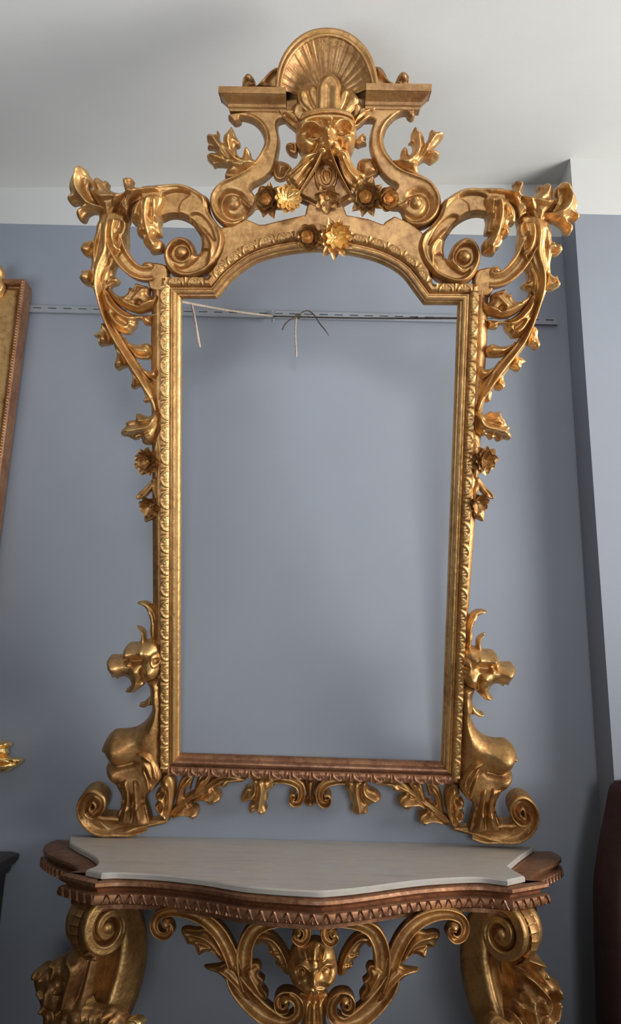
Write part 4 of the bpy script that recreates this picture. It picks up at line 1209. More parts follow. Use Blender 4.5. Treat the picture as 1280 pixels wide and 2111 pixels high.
def marble_mat():
    m, nt, b = nodes_mat('grey_marble')
    tc = nt.nodes.new('ShaderNodeTexCoord').outputs['Object']
    mp = nt.nodes.new('ShaderNodeMapping'); mp.inputs['Scale'].default_value = (2.0, 7.0, 7.0)
    nt.links.new(tc, mp.inputs['Vector'])
    n = noise(nt, 3.0, 8, 0.65, mp.outputs['Vector'])
    n2 = noise(nt, 40.0, 4, 0.6, tc)
    rp = ramp(nt, [(0.28, (0.47, 0.44, 0.40)), (0.5, (0.60, 0.565, 0.52)), (0.62, (0.55, 0.52, 0.48)), (0.75, (0.70, 0.665, 0.62))])
    nt.links.new(n.outputs['Fac'], rp.inputs['Fac'])
    mx = nt.nodes.new('ShaderNodeMixRGB'); mx.blend_type = 'MULTIPLY'; mx.inputs['Fac'].default_value = 0.25
    nt.links.new(rp.outputs['Color'], mx.inputs['Color1']); nt.links.new(n2.outputs['Color'], mx.inputs['Color2'])
    nt.links.new(mx.outputs['Color'], b.inputs['Base Color'])
    b.inputs['Roughness'].default_value = 0.38
    return m


M_MARBLE = marble_mat()
SLAB_PX = [(141, 1721), (144, 1737), (164, 1749), (189, 1762), (201, 1774), (198, 1784), (177, 1793), (209, 1800), (250, 1799), (332, 1803), (422, 1813), (513, 1827),
           (640, 1836), (688, 1835), (756, 1828), (824, 1819), (892, 1812), (982, 1808), (1046, 1814), (1082, 1806), (1047, 1786), (1068, 1768), (1098, 1747), (1096, 1741)]
sp = on_z(np.array([p[0] for p in SLAB_PX], float), np.array([p[1] for p in SLAB_PX], float), ZM)[:, :2]
sp[0, 1] = -0.004; sp[-1, 1] = -0.004
cuts = [1, 6, 7, 18, 19, 20, len(sp) - 2]                     # crisp corners
mid = np.vstack([cr(sp[a:b + 1], 9, False)[:-1] if b - a > 1 else sp[a:b] for a, b in zip(cuts[:-1], cuts[1:])] + [sp[-2:-1]])
PLAN = np.vstack([sp[:1], mid, sp[-1:]])


def shrink(P, d):
    return P + path_normals(P, True) * d


def slab_obj(name, plan, zs, mat, parent=None, origin=None):
    """zs: list of (inset, z) from the bottom up"""
    V = []; F = []
    n = len(plan)
    area2 = np.sum(plan[:, 0] * np.roll(plan[:, 1], -1) - np.roll(plan[:, 0], -1) * plan[:, 1])
    sg = 1 if area2 > 0 else -1
    for ins_, z in zs:
        q = shrink(plan, sg * ins_)
        q[:, 1] = np.minimum(q[:, 1], -0.004)
        V += [(x, y, z) for x, y in q]
    for i in range(len(zs) - 1):
        for j in range(n):
            F.append([i * n + j, i * n + (j + 1) % n, (i + 1) * n + (j + 1) % n, (i + 1) * n + j])
    F.append(list(range(n))[::-1]); F.append([(len(zs) - 1) * n + j for j in range(n)])
    ob = mesh_object(name, V, F, mat, parent, False, origin)
    fix_normals(ob.data)
    crisp(ob, 35)
    return ob


marble = slab_obj('marble_top', PLAN, [(0.004, ZM - 0.013), (0.0, ZM - 0.011), (0.0, ZM - 0.003), (0.003, ZM)], M_MARBLE)
tag(marble, 'grey veined marble slab with a serpentine front edge on the gilt console', 'marble top')

# ------------------------------------------------------------------ console table
CON = Thing('console_table', 'carved and gilded console table with scroll legs under the grey marble slab', 'console table', (0, -0.3, 0))
co = CON.o
# plan of the wooden frame: wider than the slab at the ends
fl = [(-0.650, -0.006), (-0.652, -0.07), (-0.628, -0.15), (-0.575, -0.235), (-0.520, -0.300), (-0.486, -0.36), (-0.482, -0.392), (-0.503, -0.428)]
frr = [(0.523, -0.395), (0.503, -0.362), (0.508, -0.328), (0.540, -0.262), (0.592, -0.185), (0.640, -0.11), (0.660, -0.05), (0.658, -0.006)]
frontc = [(-0.413, -0.499)] + [(x * 0.985, y - 0.004) for x, y in sp[8:18]] + [(0.432, -0.462)]
FPLAN = np.vstack([cr(np.array(fl), 4, False), cr(np.array(frontc), 4, False), cr(np.array(frr), 4, False)])
FN = path_normals(FPLAN, False)
if FN[len(FN) // 2][1] > 0:
    FN = -FN
ZT = ZM - 0.0132
CP = [(-0.06, 0), (-0.004, 0), (0.003, 0.004), (0.004, 0.010), (0.000, 0.014), (-0.007, 0.016), (-0.009, 0.020), (-0.004, 0.0225), (0.000, 0.0235), (0.004, 0.027), (0.006, 0.036),
      (0.004, 0.042), (0.0, 0.044), (-0.004, 0.046), (-0.06, 0.046)]
CP = [(a, ZT - z) for a, z in CP]
V = []; F = []
n = len(CP)
for p, nn_ in zip(FPLAN, FN):
    for a, z in CP:
        q = p + nn_ * a
        V.append((q[0], min(q[1], -0.003), z))
for i in range(len(FPLAN) - 1):
    for j in range(n):
        F.append([i * n + j, i * n + (j + 1) % n, (i + 1) * n + (j + 1) % n, (i + 1) * n + j])
F.append(list(range(n))[::-1]); F.append([(len(FPLAN) - 1) * n + j for j in range(n)])
frame_ob = mesh_object('moulded_frame', V, F, M_RED, co, False, CON.base); fix_normals(frame_ob.data); crisp(frame_ob, 32)
# board filling the frame
inn = FPLAN + FN * -0.012
V = [(x, min(y, -0.003), ZT - 0.0006) for x, y in inn] + [(x, min(y, -0.003), ZT - 0.03) for x, y in inn]
m_ = len(inn)
F = [list(range(m_)), list(range(m_, 2 * m_))[::-1]] + [[i, m_ + i, m_ + (i + 1) % m_, (i + 1) % m_] for i in range(m_)]
ob = mesh_object('frame_board', V, F, M_RED, co, False, CON.base); fix_normals(ob.data)

# carved teeth of the lip
V = []; F = []
for sg in (-1, 1):                                            # two ridges leaning together into a pointed leaf
    o_ = len(V)
    a0, a1 = np.array((sg * 0.0095, -0.0085)), np.array((sg * 0.0006, 0.0085))
    w_ = np.array((sg * 0.0026, 0.0006))
    for q in (a0, a1):
        V += [(q[0] - w_[0], 0.0, q[1]), (q[0], 0.0034, q[1]), (q[0] + w_[0], 0.0, q[1])]
    F += [[o_, o_ + 1, o_ + 4, o_ + 3], [o_ + 1, o_ + 2, o_ + 5, o_ + 4], [o_, o_ + 2, o_ + 1], [o_ + 3, o_ + 4, o_ + 5]]
o_ = len(V)
V += [(-0.0035, 0.0, -0.0085), (0, 0.0028, -0.0085), (0.0035, 0.0, -0.0085), (0, 0.0004, 0.002)]
F += [[o_, o_ + 1, o_ + 3], [o_ + 1, o_ + 2, o_ + 3]]
tooth = bpy.data.meshes.new('lip_leaf'); tooth.from_pydata(V, [], F); tooth.materials.append(M_RED)
seg = np.hypot(*(FPLAN[1:] - FPLAN[:-1]).T); cum = np.concatenate([[0], np.cumsum(seg)])
s = 0.10
while s < cum[-1] - 0.08:
    i = int(np.searchsorted(cum, s)) - 1
    q = FPLAN[i] + (FPLAN[i + 1] - FPLAN[i]) * (s - cum[i]) / seg[i]
    t = (FPLAN[i + 1] - FPLAN[i]) / seg[i]; nn_ = FN[i] / np.linalg.norm(FN[i])
    p = np.array([q[0] + nn_[0] * 0.0045, q[1] + nn_[1] * 0.0045, ZT - 0.0335]) - CON.base
    o = bpy.data.objects.new('lip_leaf', tooth); ROOT.objects.link(o); o.parent = frame_ob
    o.matrix_local = Matrix([[t[0], nn_[0], 0, p[0]], [t[1], nn_[1], 0, p[1]], [0, 0, 1, p[2]], [0, 0, 0, 1]])
    s += 0.0245
# apron rail under the lip
ap = FPLAN[8:-8] + FN[8:-8] * -0.022
V = []; F = []
for x, y in ap:
    V += [(x, y, ZT - 0.044), (x, y, ZT - 0.058)]
for (x, y), nn_ in zip(ap, FN[8:-8]):
    q = (x - nn_[0] * 0.02, y - nn_[1] * 0.02)
    V += [(q[0], q[1], ZT - 0.058), (q[0], q[1], ZT - 0.044)]
k = len(ap)
for i in range(k - 1):
    a, b, c, d_ = 2 * i, 2 * i + 1, 2 * (i + 1) + 1, 2 * (i + 1)
    F += [[a, b, c, d_], [b, 2 * k + 2 * i, 2 * k + 2 * (i + 1), c], [2 * k + 2 * i, 2 * k + 2 * i + 1, 2 * k + 2 * (i + 1) + 1, 2 * k + 2 * (i + 1)]]
ob = mesh_object('apron_rail', V, F, M_RED, co, False, CON.base); fix_normals(ob.data)

# ---- pierced apron carving, gently bowed
CPL = Plane((0.02, -0.438, 0.75), (1, -0.0, 0), (0, 0, 1), 0.00105, bend=lambda u: 0.045 * np.clip(1 - (u / 0.36) ** 2, -0.3, 1))


def CRT(pts):
    P = np.array(pts, float)
    x = P[:, 0].copy()
    P[:, 0] = 1278 + 0.08 * (x - 341) - x
    P[:, 1] = P[:, 1] + 7 - 0.02 * (x - 341)
    return P


def CRF(fe):
    out = []
    for f in fe:
        if f[0] in 'bg':
            q = CRT([(f[1], f[2])])[0]; out.append((f[0], q[0], q[1], *f[3:]))
        else:
            out.append((f[0], CRT(f[1]), *f[2:]))
    return out


def crel(name, o_, mat, feats=(), **k):
    relief(CON, name, CPL, o_, mat, feats=feats, **k)
    relief(CON, name, CPL, CRT(o_), mat, feats=CRF(feats), **k)


def crib(name, pts, mat, **k):
    ribbon(CON, name, CPL, pts, mat, **k)
    ribbon(CON, name, CPL, CRT(pts), mat, **k)


crib('apron_scroll', [(486, 1996, 15, 30), (474, 1960, 16, 31), (452, 1920, 16, 32), (422, 1893, 15, 32), (388, 1879, 13, 32), (355, 1876, 11, 33), (330, 1884, 10, 34), (320, 1902, 9, 35), (326, 1920, 8, 37), (342, 1926, 8, 39), (354, 1916, 7, 40), (351, 1903, 6, 41), (341, 1904, 5, 41)], M_GOLDM, back=0, shape='chan')
crel('apron_leaf', [(372, 1917), (385, 1911), (405, 1914), (425, 1912), (442, 1925), (458, 1950), (470, 1978), (455, 1982), (440, 1968), (426, 1963), (411, 1970), (404, 1960), (398, 1950), (385, 1947), (378, 1932)], M_GOLDM, w0=6, T=22, R=11, g=1.4,
     feats=[('r', [(460, 1970), (430, 1935), (395, 1922)], 4, 6), ('r', [(450, 1968), (428, 1948), (400, 1940)], 3, -6), ('g', 382, 1922, 8, 6), ('g', 408, 1962, 7, 6)])
crel('apron_spike', [(418, 1994), (435, 1990), (452, 1988), (470, 1982), (492, 1994), (508, 2028), (524, 2060), (512, 2066), (482, 2044), (456, 2014), (437, 2003)], M_GOLDM, w0=2, T=24, R=11, g=1.5, feats=[('r', [(424, 1996), (455, 1998), (485, 2025), (510, 2058)], 4, 6)])
crib('inner_scroll', [(516, 2036, 16, 34), (505, 1996, 17, 36), (506, 1952, 17, 36), (523, 1917, 16, 36), (551, 1902, 13, 36), (585, 1897, 11, 36), (614, 1899, 10, 37), (631, 1912, 9, 38), (631, 1929, 8, 40), (619, 1938, 7, 42), (608, 1930, 6, 44), (612, 1921, 5, 45)], M_GOLDM, back=0, shape='chan')
crel('mask_wing', [(521, 1932), (532, 1920), (548, 1916), (571, 1928), (591, 1955), (602, 1981), (602, 2010), (584, 2007), (580, 1999), (568, 1991), (567, 1980), (555, 1968), (552, 1955), (541, 1944), (530, 1952)], M_GOLDM, w0=6, T=22, R=10, g=1.3,
     feats=[('r', [(532, 1930), (560, 1932), (584, 1962), (596, 2000)], 4, 7), ('r', [(556, 1962), (578, 1962)], 2.5, -5), ('r', [(566, 1984), (590, 1982)], 2.5, -5)])
crib('lower_scroll', [(474, 1994, 13, 28), (490, 2030, 20, 32), (518, 2064, 22, 34), (552, 2092, 21, 36), (588, 2104, 15, 38), (613, 2090, 12, 40), (616, 2066, 11, 42), (603, 2048, 10, 44), (583, 2046, 9, 46), (573, 2059, 8, 48), (577, 2073, 7, 50), (590, 2072, 6, 52), (592, 2063, 5, 53)], M_GOLDM, back=0, shape='chan')
crel('scroll_leaf', [(498, 2002), (512, 1988), (530, 1983), (539, 1996), (535, 2008), (546, 2020), (542, 2032), (553, 2048), (549, 2062), (530, 2052), (512, 2032)], M_GOLDM, w0=16, T=20, R=10, g=1.4, back=2, feats=[('r', [(512, 2000), (526, 2026), (544, 2054)], 4, 6)])
relief(CON, 'apron_mask', CPL, [(600, 1962), (610, 1946), (628, 1948), (648, 1938), (668, 1945), (686, 1956), (694, 1982), (697, 2008), (688, 2030), (668, 2046), (656, 2056), (645, 2058), (632, 2052), (613, 2040), (599, 2025), (592, 2000), (594, 1980)],
       M_GOLD, w0=18, T=46, R=40, g=1.2, pw=0.85, feats=[
    ('r', [(606, 1985), (622, 1978), (640, 1992)], 5, 10), ('r', [(656, 1992), (672, 1978), (688, 1984)], 5, 10), ('g', 622, 1996, 10, -12), ('g', 672, 1996, 10, -12), ('b', 622, 1997, 6, 9), ('b', 672, 1997, 6, 9),
    ('r', [(647, 1985), (647, 2000), (647, 2016)], 7, 16), ('g', 647, 2018, 8, 8), ('g', 614, 2018, 11, 9), ('g', 680, 2018, 11, 9), ('r', [(622, 2034), (640, 2030), (647, 2034), (654, 2030), (672, 2034)], 4, 7), ('b', 640, 2040, 4, 6), ('b', 656, 2040, 4, 6),
    ('r', [(647, 1945), (647, 1972)], 5, 7), ('r', [(625, 1952), (632, 1972)], 4, 6), ('r', [(670, 1950), (664, 1972)], 4, 6), ('r', [(636, 1948), (640, 1976)], 3, -5), ('r', [(658, 1946), (655, 1976)], 3, -5)])
relief(CON, 'mask_beard', CPL, [(617, 2044), (645, 2050), (674, 2046), (676, 2075), (672, 2105), (680, 2140), (690, 2170), (604, 2170), (614, 2140), (622, 2105), (617, 2072)], M_GOLD, w0=10, T=26, R=14, g=1.5,
       feats=[('r', [(634, 2056), (630, 2090), (622, 2140)], 4, 7), ('r', [(658, 2056), (662, 2090), (670, 2140)], 4, 7), ('r', [(646, 2060), (646, 2140)], 5, 9), ('r', [(640, 2062), (637, 2110)], 2.5, -6), ('r', [(653, 2062), (656, 2110)], 2.5, -6)])

for ex, ey, er, h0, h1 in [(342, 1906, 12, 36, 48), (613, 1926, 10, 40, 52), (587, 2063, 13, 46, 58)]:
    for q in ((ex, ey), tuple(CRT([(ex, ey)])[0])):
        dome(CON, 'scroll_eye', CPL, q[0], q[1], er, 10, h1, M_GOLD, wref=h0)

# ---- scroll legs set on the diagonal


def leg(sx, L0, yaw):
    a = np.array([sx * math.cos(yaw), -math.sin(yaw), 0.0])
    b = np.array([-sx * math.sin(yaw), -math.cos(yaw), 0.0])      # visible cheek
    zv = np.array([0, 0, 1.0])
    base = np.array([L0[0], L0[1], 0.0])
    Z0 = 0.820

    def P(aa, bb, zz):
        return base + a * aa + b * bb + zv * zz
    # centreline in (a, z): eye -> volute -> over the top -> down the S to the floor; half thickness
    path = []
    for i in range(31):
        t = i / 30
        ang = math.radians(200 + 250 * 1.0 - 600 * (1 - t))
        r = 0.010 + 0.043 * t
        path.append((r * math.cos(ang), Z0 + r * math.sin(ang), 0.005 + 0.006 * t))
    path += [(-0.028, Z0 + 0.040, 0.016), (-0.052, Z0 + 0.016, 0.024), (-0.064, Z0 - 0.03, 0.030), (-0.063, Z0 - 0.08, 0.033), (-0.050, Z0 - 0.13, 0.033), (-0.028, Z0 - 0.18, 0.030), (0.0, Z0 - 0.24, 0.028), (0.022, Z0 - 0.32, 0.026), (0.02, 0.36, 0.024),
             (-0.02, 0.22, 0.022), (-0.05, 0.12, 0.022), (-0.03, 0.055, 0.022), (0.03, 0.028, 0.024), (0.07, 0.03, 0.02)]
    A = cr(np.array(path), 3, False)
    t = np.gradient(A[:, :2], axis=0); t /= np.linalg.norm(t, axis=1)[:, None]
    nr = np.stack([-t[:, 1], t[:, 0]], 1)
    W = 0.038
    sec = []
    for j in range(9):                              # across the width on one face, then back on the other; beaded rims
        q = -1 + j / 4
        sec.append((1.0 - 0.20 * (abs(q) < 0.6) - 0.0 * q, q))
    ring = [(s_, q) for s_, q in sec] + [(0.55, 1.06), (0.0, 0.96), (-0.55, 1.06)] + [(-s_, -q) for s_, q in sec] + [(-0.55, -1.06), (0.0, -0.96), (0.55, -1.06)]
    V = []; F = []
    m = len(ring)
    for (aa, zz, h), n_ in zip(A, nr):
        for s_, q in ring:
            V.append(P(aa + n_[0] * h * s_, q * W, zz + n_[1] * h * s_))
    for i in range(len(A) - 1):
        for j in range(m):
            F.append([i * m + j, i * m + (j + 1) % m, (i + 1) * m + (j + 1) % m, (i + 1) * m + j])
    F.append(list(range(m))); F.append([(len(A) - 1) * m + j for j in range(m)][::-1])
    lo = mesh_object('scroll_leg', V, F, M_GOLD, co, True, CON.base); fix_normals(lo.data)
    # web that closes the volute and its eye

    def disc(r, b0, b1, name, mat, ca=0.0, cz=Z0, dome_=0.0):
        V = []; F = []
        k = 24
        rows = [(b0, r), (b1 - dome_, r), (b1 - dome_ * 0.3, r * 0.75), (b1, r * 0.3)] if dome_ else [(b0, r), (b1, r)]
        for bb, rr_ in rows:
            for j in range(k):
                g_ = 2 * math.pi * j / k
                V.append(P(ca + rr_ * math.cos(g_), bb, cz + rr_ * math.sin(g_)))
        for i in range(len(rows) - 1):
            for j in range(k):
                F.append([i * k + j, i * k + (j + 1) % k, (i + 1) * k + (j + 1) % k, (i + 1) * k + j])
        F.append(list(range(k))[::-1]); F.append([(len(rows) - 1) * k + j for j in range(k)])
        ob = mesh_object(name, V, F, mat, lo, True, CON.base); fix_normals(ob.data)
    disc(0.044, -0.028, 0.026, 'volute_web', M_BROWN)
    disc(0.013, -0.040, 0.043, 'volute_eye', M_GOLD, dome_=0.008)
    # scale pattern on the roll
    V = []; F = []
    for i in range(5):
        for j in range(5):
            x = -1 + i / 2; y = -1 + j / 2
            V.append((x * 0.011, 0.0055 * max(0, 1 - x * x * 0.9) * (1 - 0.5 * (y + 1) / 2), y * 0.0055))
    for i in range(4):
        for j in range(4):
            F.append([i * 5 + j, (i + 1) * 5 + j, (i + 1) * 5 + j + 1, i * 5 + j + 1])
    me = bpy.data.meshes.new('roll_scale'); me.from_pydata(V, [], F); me.materials.append(M_GOLDM)
    me.polygons.foreach_set('use_smooth', [True] * len(F))
    for kx in range(11):
        an = math.radians(75 - 15 * kx)
        rr_ = 0.0615
        rad = a * math.cos(an) + zv * math.sin(an); tan = -a * math.sin(an) + zv * math.cos(an)
        p = P(rr_ * 0.985 * math.cos(an) - 0.001, 0, Z0 + rr_ * 0.985 * math.sin(an)) - CON.base
        o = bpy.data.objects.new('roll_scale', me); ROOT.objects.link(o); o.parent = lo
        o.matrix_local = Matrix([[b[r] * 1.5, rad[r], tan[r] * 1.3, p[r]] for r in range(3)] + [[0, 0, 0, 1]])
    # corner block between leg and frame
    V = []; F = []
    for zz in (Z0 + 0.034, ZT - 0.044):
        for aa, bb in ((-0.075, -0.036), (0.03, -0.036), (0.03, 0.036), (-0.075, 0.036)):
            V.append(P(aa, bb, zz))
    F = [[0, 1, 2, 3], [7, 6, 5, 4], [0, 4, 5, 1], [1, 5, 6, 2], [2, 6, 7, 3], [3, 7, 4, 0]]
    ob = mesh_object('corner_block', V, F, M_RED, co, False, CON.base); fix_normals(ob.data)
    return lo


leg(-1, (-0.416, -0.428), math.radians(45))
leg(1, (0.438, -0.402), math.radians(42))
# carved masses clinging to the outer side of the legs
PLL = Plane((-0.47, -0.36, 0.70), (0.94, -0.34, 0), (0, 0, 1), 0.0011)
PLR = Plane((0.50, -0.34, 0.70), (0.94, 0.34, 0), (0, 0, 1), 0.0011)
relief(CON, 'carved_side_figure', PLL, [(75, 2000), (84, 1986), (100, 1990), (112, 1976), (128, 1966), (150, 1956), (176, 1948), (200, 1956), (206, 1990), (205, 2030), (208, 2070), (212, 2111), (214, 2160), (96, 2160), (88, 2090), (76, 2050), (69, 2022)],
       M_BROWN, T=50, R=34, g=1.8, feats=[('b', 84, 2004, 11, 12), ('b', 108, 2008, 8, 16), ('r', [(120, 1972), (134, 1990), (128, 2012)], 5, 10), ('r', [(122, 2030), (118, 2060), (100, 2082)], 7, 12), ('r', [(142, 2010), (146, 2046), (130, 2090)], 5, -12), ('b', 140, 2034, 8, 12),
              ('r', [(110, 2060), (122, 2090), (112, 2120)], 5, -10), ('r', [(150, 1966), (172, 1990), (160, 2040), (152, 2080)], 7, 12), ('r', [(190, 1960), (182, 2010), (170, 2060)], 6, -10), ('b', 125, 1980, 7, 8), ('r', [(96, 2035), (108, 2050)], 5, 8), ('b', 180, 2090, 20, 14), ('r', [(150, 2090), (170, 2120)], 6, 10)])
relief(CON, 'carved_side_figure', PLR, [(1050, 1958), (1068, 1950), (1088, 1950), (1106, 1960), (1116, 1975), (1122, 1998), (1136, 2012), (1152, 2022), (1156, 2048), (1150, 2084), (1142, 2120), (1138, 2160), (1030, 2160), (1034, 2080), (1050, 2036), (1046, 1990)],
       M_BROWN, T=50, R=30, g=1.8, feats=[('r', [(1060, 1966), (1086, 1976), (1112, 1986)], 6, 12), ('r', [(1056, 1986), (1084, 2004), (1110, 2030)], 6, -11), ('r', [(1058, 1996), (1086, 2020), (1116, 2056)], 5, 11), ('b', 1118, 2004, 9, 10), ('r', [(1130, 2026), (1140, 2050)], 6, 10), ('r', [(1116, 2040), (1128, 2070), (1112, 2100)], 6, -10),
              ('b', 1112, 2096, 14, 12), ('r', [(1098, 2050), (1106, 2080)], 5, 9), ('r', [(1140, 2060), (1130, 2100)], 6, 9)])
LFL = Plane((-0.36, -0.47, 0.68), (0.94, -0.34, 0), (0, 0, 1), 0.0011)
LFR = Plane((0.40, -0.45, 0.68), (0.94, 0.34, 0), (0, 0, 1), 0.0011)
relief(CON, 'ankle_leaf', LFL, [(168, 2078), (180, 2056), (188, 2070), (200, 2074), (214, 2078), (232, 2074), (246, 2082), (254, 2092), (264, 2104), (270, 2112), (262, 2122), (254, 2134), (248, 2165), (172, 2165), (170, 2110)], M_GOLDM, T=34, R=14, g=1.4,
       feats=[('r', [(228, 2080), (226, 2110), (218, 2150)], 4, 8), ('r', [(246, 2088), (236, 2112), (230, 2150)], 4, 8), ('r', [(200, 2080), (204, 2110), (206, 2150)], 4, 7), ('r', [(182, 2066), (188, 2100)], 5, 8), ('r', [(216, 2086), (214, 2120)], 3, -7), ('r', [(238, 2086), (232, 2110)], 3, -7)])
relief(CON, 'ankle_leaf_tip', LFL, [(256, 2111), (262, 2102), (274, 2100), (284, 2104), (288, 2114), (280, 2124), (262, 2130)], M_BRIGHT, w0=20, T=14, R=8, g=1.3, back=4)
relief(CON, 'ankle_leaf', LFR, [(1012, 2098), (1024, 2090), (1040, 2100), (1052, 2104), (1056, 2086), (1066, 2092), (1072, 2100), (1064, 2078), (1066, 2064), (1080, 2066), (1084, 2051), (1097, 2051), (1098, 2070), (1108, 2091), (1114, 2111), (1122, 2165), (1006, 2165), (1004, 2115)], M_GOLDM, T=34, R=13, g=1.4,
       feats=[('r', [(1086, 2058), (1086, 2090), (1096, 2140)], 5, 9), ('r', [(1060, 2092), (1074, 2120), (1084, 2150)], 4, 7), ('r', [(1074, 2074), (1082, 2110)], 3, -7), ('r', [(1028, 2096), (1034, 2130)], 5, 7), ('g', 1088, 2060, 8, 7)])
# ------------------------------------------------------------------ hook and cord behind the frame
M_CORD = plain('jute_cord', (0.50, 0.42, 0.33), 0.9, 0.25, 120, 0.4, 500)
M_CORDD = plain('dark_cord', (0.12, 0.10, 0.085), 0.9, 0.25, 120, 0.4, 500)
M_STEEL = plain('steel_wire', (0.45, 0.46, 0.48), 0.35, 0.1, 40, metallic=1.0)
hookp = on_y(np.array(563.0), np.array(652.0), -0.022)
HK = Thing('wall_hook', 'small steel wire hook hanging on the slotted rail', 'hook', hookp)
pts = []
for i in range(13):
    g_ = 2 * math.pi * i / 12
    pts.append(hookp + np.array([0.005 * math.sin(g_), 0.004 * math.cos(g_), 0.022 * math.cos(g_)]))
V, F = tube_mesh(pts, 0.0016, 6, 3)
mesh_object('wire_loop', V, F, M_STEEL, HK.o, True, HK.base)
V, F = tube_mesh([hookp + np.array([0, 0.022, 0.004]), hookp + np.array([0.001, 0.008, 0.004]), hookp + np.array([0.002, -0.003, -0.002]), hookp + np.array([0.002, -0.004, -0.016])], 0.0018, 6, 4)
mesh_object('hook_shank', V, F, M_STEEL, HK.o, True, HK.base)


def between(A, B, x):
    """point on the 3-D line A-B that is seen at photo column x"""
    lo, hi = 0.0, 1.0
    for _ in range(40):
        m = 0.5 * (lo + hi)
        qx = float(MP.px(A + (B - A) * m)[0])
        if (qx < x):
            lo = m
        else:
            hi = m
    return A + (B - A) * lo


CORD = Thing('hanging_cord', 'jute cord tied from the back of the mirror frame to the wall hook', 'cord', hookp)
A0 = MP.world(arr(352.0), arr(618.0), arr(-3.0), -3.0)[0]
B0 = hookp + np.array([0.0, -0.002, -0.001])
mid_ = 0.5 * (A0 + B0) + np.array([0, 0, -0.004])
V, F = tube_mesh([A0, mid_, B0], [0.0034, 0.003, 0.0026], 8, 8)
c1 = mesh_object('cord_run', V, F, M_CORD, CORD.o, True, CORD.base)
C0 = MP.world(arr(962.0), arr(656.0), arr(-3.0), -3.0)[0]
V, F = tube_mesh([B0, 0.5 * (B0 + C0) + np.array([0, 0, -0.003]), C0], [0.0022, 0.0024, 0.0026], 8, 8)
c2 = mesh_object('dark_cord_run', V, F, M_CORDD, CORD.o, True, CORD.base)
c2['label'] = 'darker cord behind the opening'
Kp = between(B0, C0, 616)
depth = Kp[1]


def at(x, y):
    return on_y(np.array(float(x)), np.array(float(y)), depth)


for nm, ps, r, mt in [('knot', [(610, 652), (614, 648), (619, 650), (617, 655), (612, 654), (613, 649)], 0.0032, M_CORDD),
                      ('cord_end', [(611, 654), (609, 672), (609, 700), (611, 730), (610, 737)], [0.0026, 0.0026, 0.0028, 0.003, 0.001], M_CORD),
                      ('cord_end', [(613, 652), (600, 658), (588, 668), (582, 680)], [0.0022, 0.0022, 0.0024, 0.002], M_CORDD),
                      ('cord_end', [(616, 650), (625, 643), (636, 641), (648, 650), (660, 668), (670, 680), (678, 692)], [0.0022, 0.0022, 0.0022, 0.0022, 0.0024, 0.0022, 0.0008], M_CORDD)]:
    V, F = tube_mesh([at(*p) for p in ps], r, 7, 5)
    mesh_object(nm, V, F, mt, CORD.o, True, CORD.base)
Tq = between(A0, B0, 394)
depth = Tq[1]
V, F = tube_mesh([Tq, at(399, 645), at(404, 670), at(408, 698), at(412, 716)], [0.0028, 0.0028, 0.0028, 0.004, 0.0025], 7, 5)
mesh_object('cord_end', V, F, M_CORD, CORD.o, True, CORD.base)

# ------------------------------------------------------------------ picture frame at the left edge
PY = -0.046
pr = on_y(np.array(52.0), np.array(575.0), PY - 0.03)
xr, zt = float(pr[0]), float(pr[2])
PF = Thing('framed_picture', 'gilt picture frame with a beaded red edge cut off by the left of the photo', 'picture frame', (xr - 0.4, PY, zt - 0.9))
x0, x1, z0, z1 = xr - 0.8, xr, zt - 1.05, zt
path = np.array([(x0, z0), (x0, z1), (x1, z1), (x1, z0)])
pn = path_normals(path, True)
if (pn[0] @ np.array([1, 1])) < 0:
    pn = -pn


def frame_part(name, prof, mat, smooth=False):
    V = []; F = []
    n = len(prof)
    for p, q in zip(path, pn):
        for a, h in prof:
            V.append((p[0] + q[0] * a, PY - h, p[1] + q[1] * a))
    for i in range(4):
        for j in range(n - 1):
            k_ = (i + 1) % 4
            F.append([i * n + j, i * n + j + 1, k_ * n + j + 1, k_ * n + j])
    ob = mesh_object(name, V, F, mat, PF.o, smooth, PF.base); fix_normals(ob.data)
    return ob


frame_part('outer_edge', [(0, -0.028), (0, 0.028), (0.003, 0.033), (0.011, 0.033), (0.015, 0.028), (0.016, 0.010)], M_RED)
frame_part('dark_hollow', [(0.016, 0.010), (0.020, 0.006), (0.024, 0.008)], M_RED)
frame_part('gilt_cove', [(0.024, 0.008), (0.027, 0.013), (0.036, 0.014), (0.050, 0.017), (0.060, 0.022), (0.066, 0.024), (0.075, 0.023), (0.078, 0.012)], M_GOLD, True)
frame_part('sight_edge', [(0.078, 0.012), (0.082, 0.016), (0.090, 0.014), (0.094, 0.002)], M_GOLDM, True)
V, F = box_mesh(x0 + 0.09, x1 - 0.09, PY - 0.003, PY + 0.004, z0 + 0.09, z1 - 0.09)
mesh_object('canvas', V, F, plain('dark_canvas', (0.10, 0.09, 0.08), 0.7), PF.o, False, PF.base)
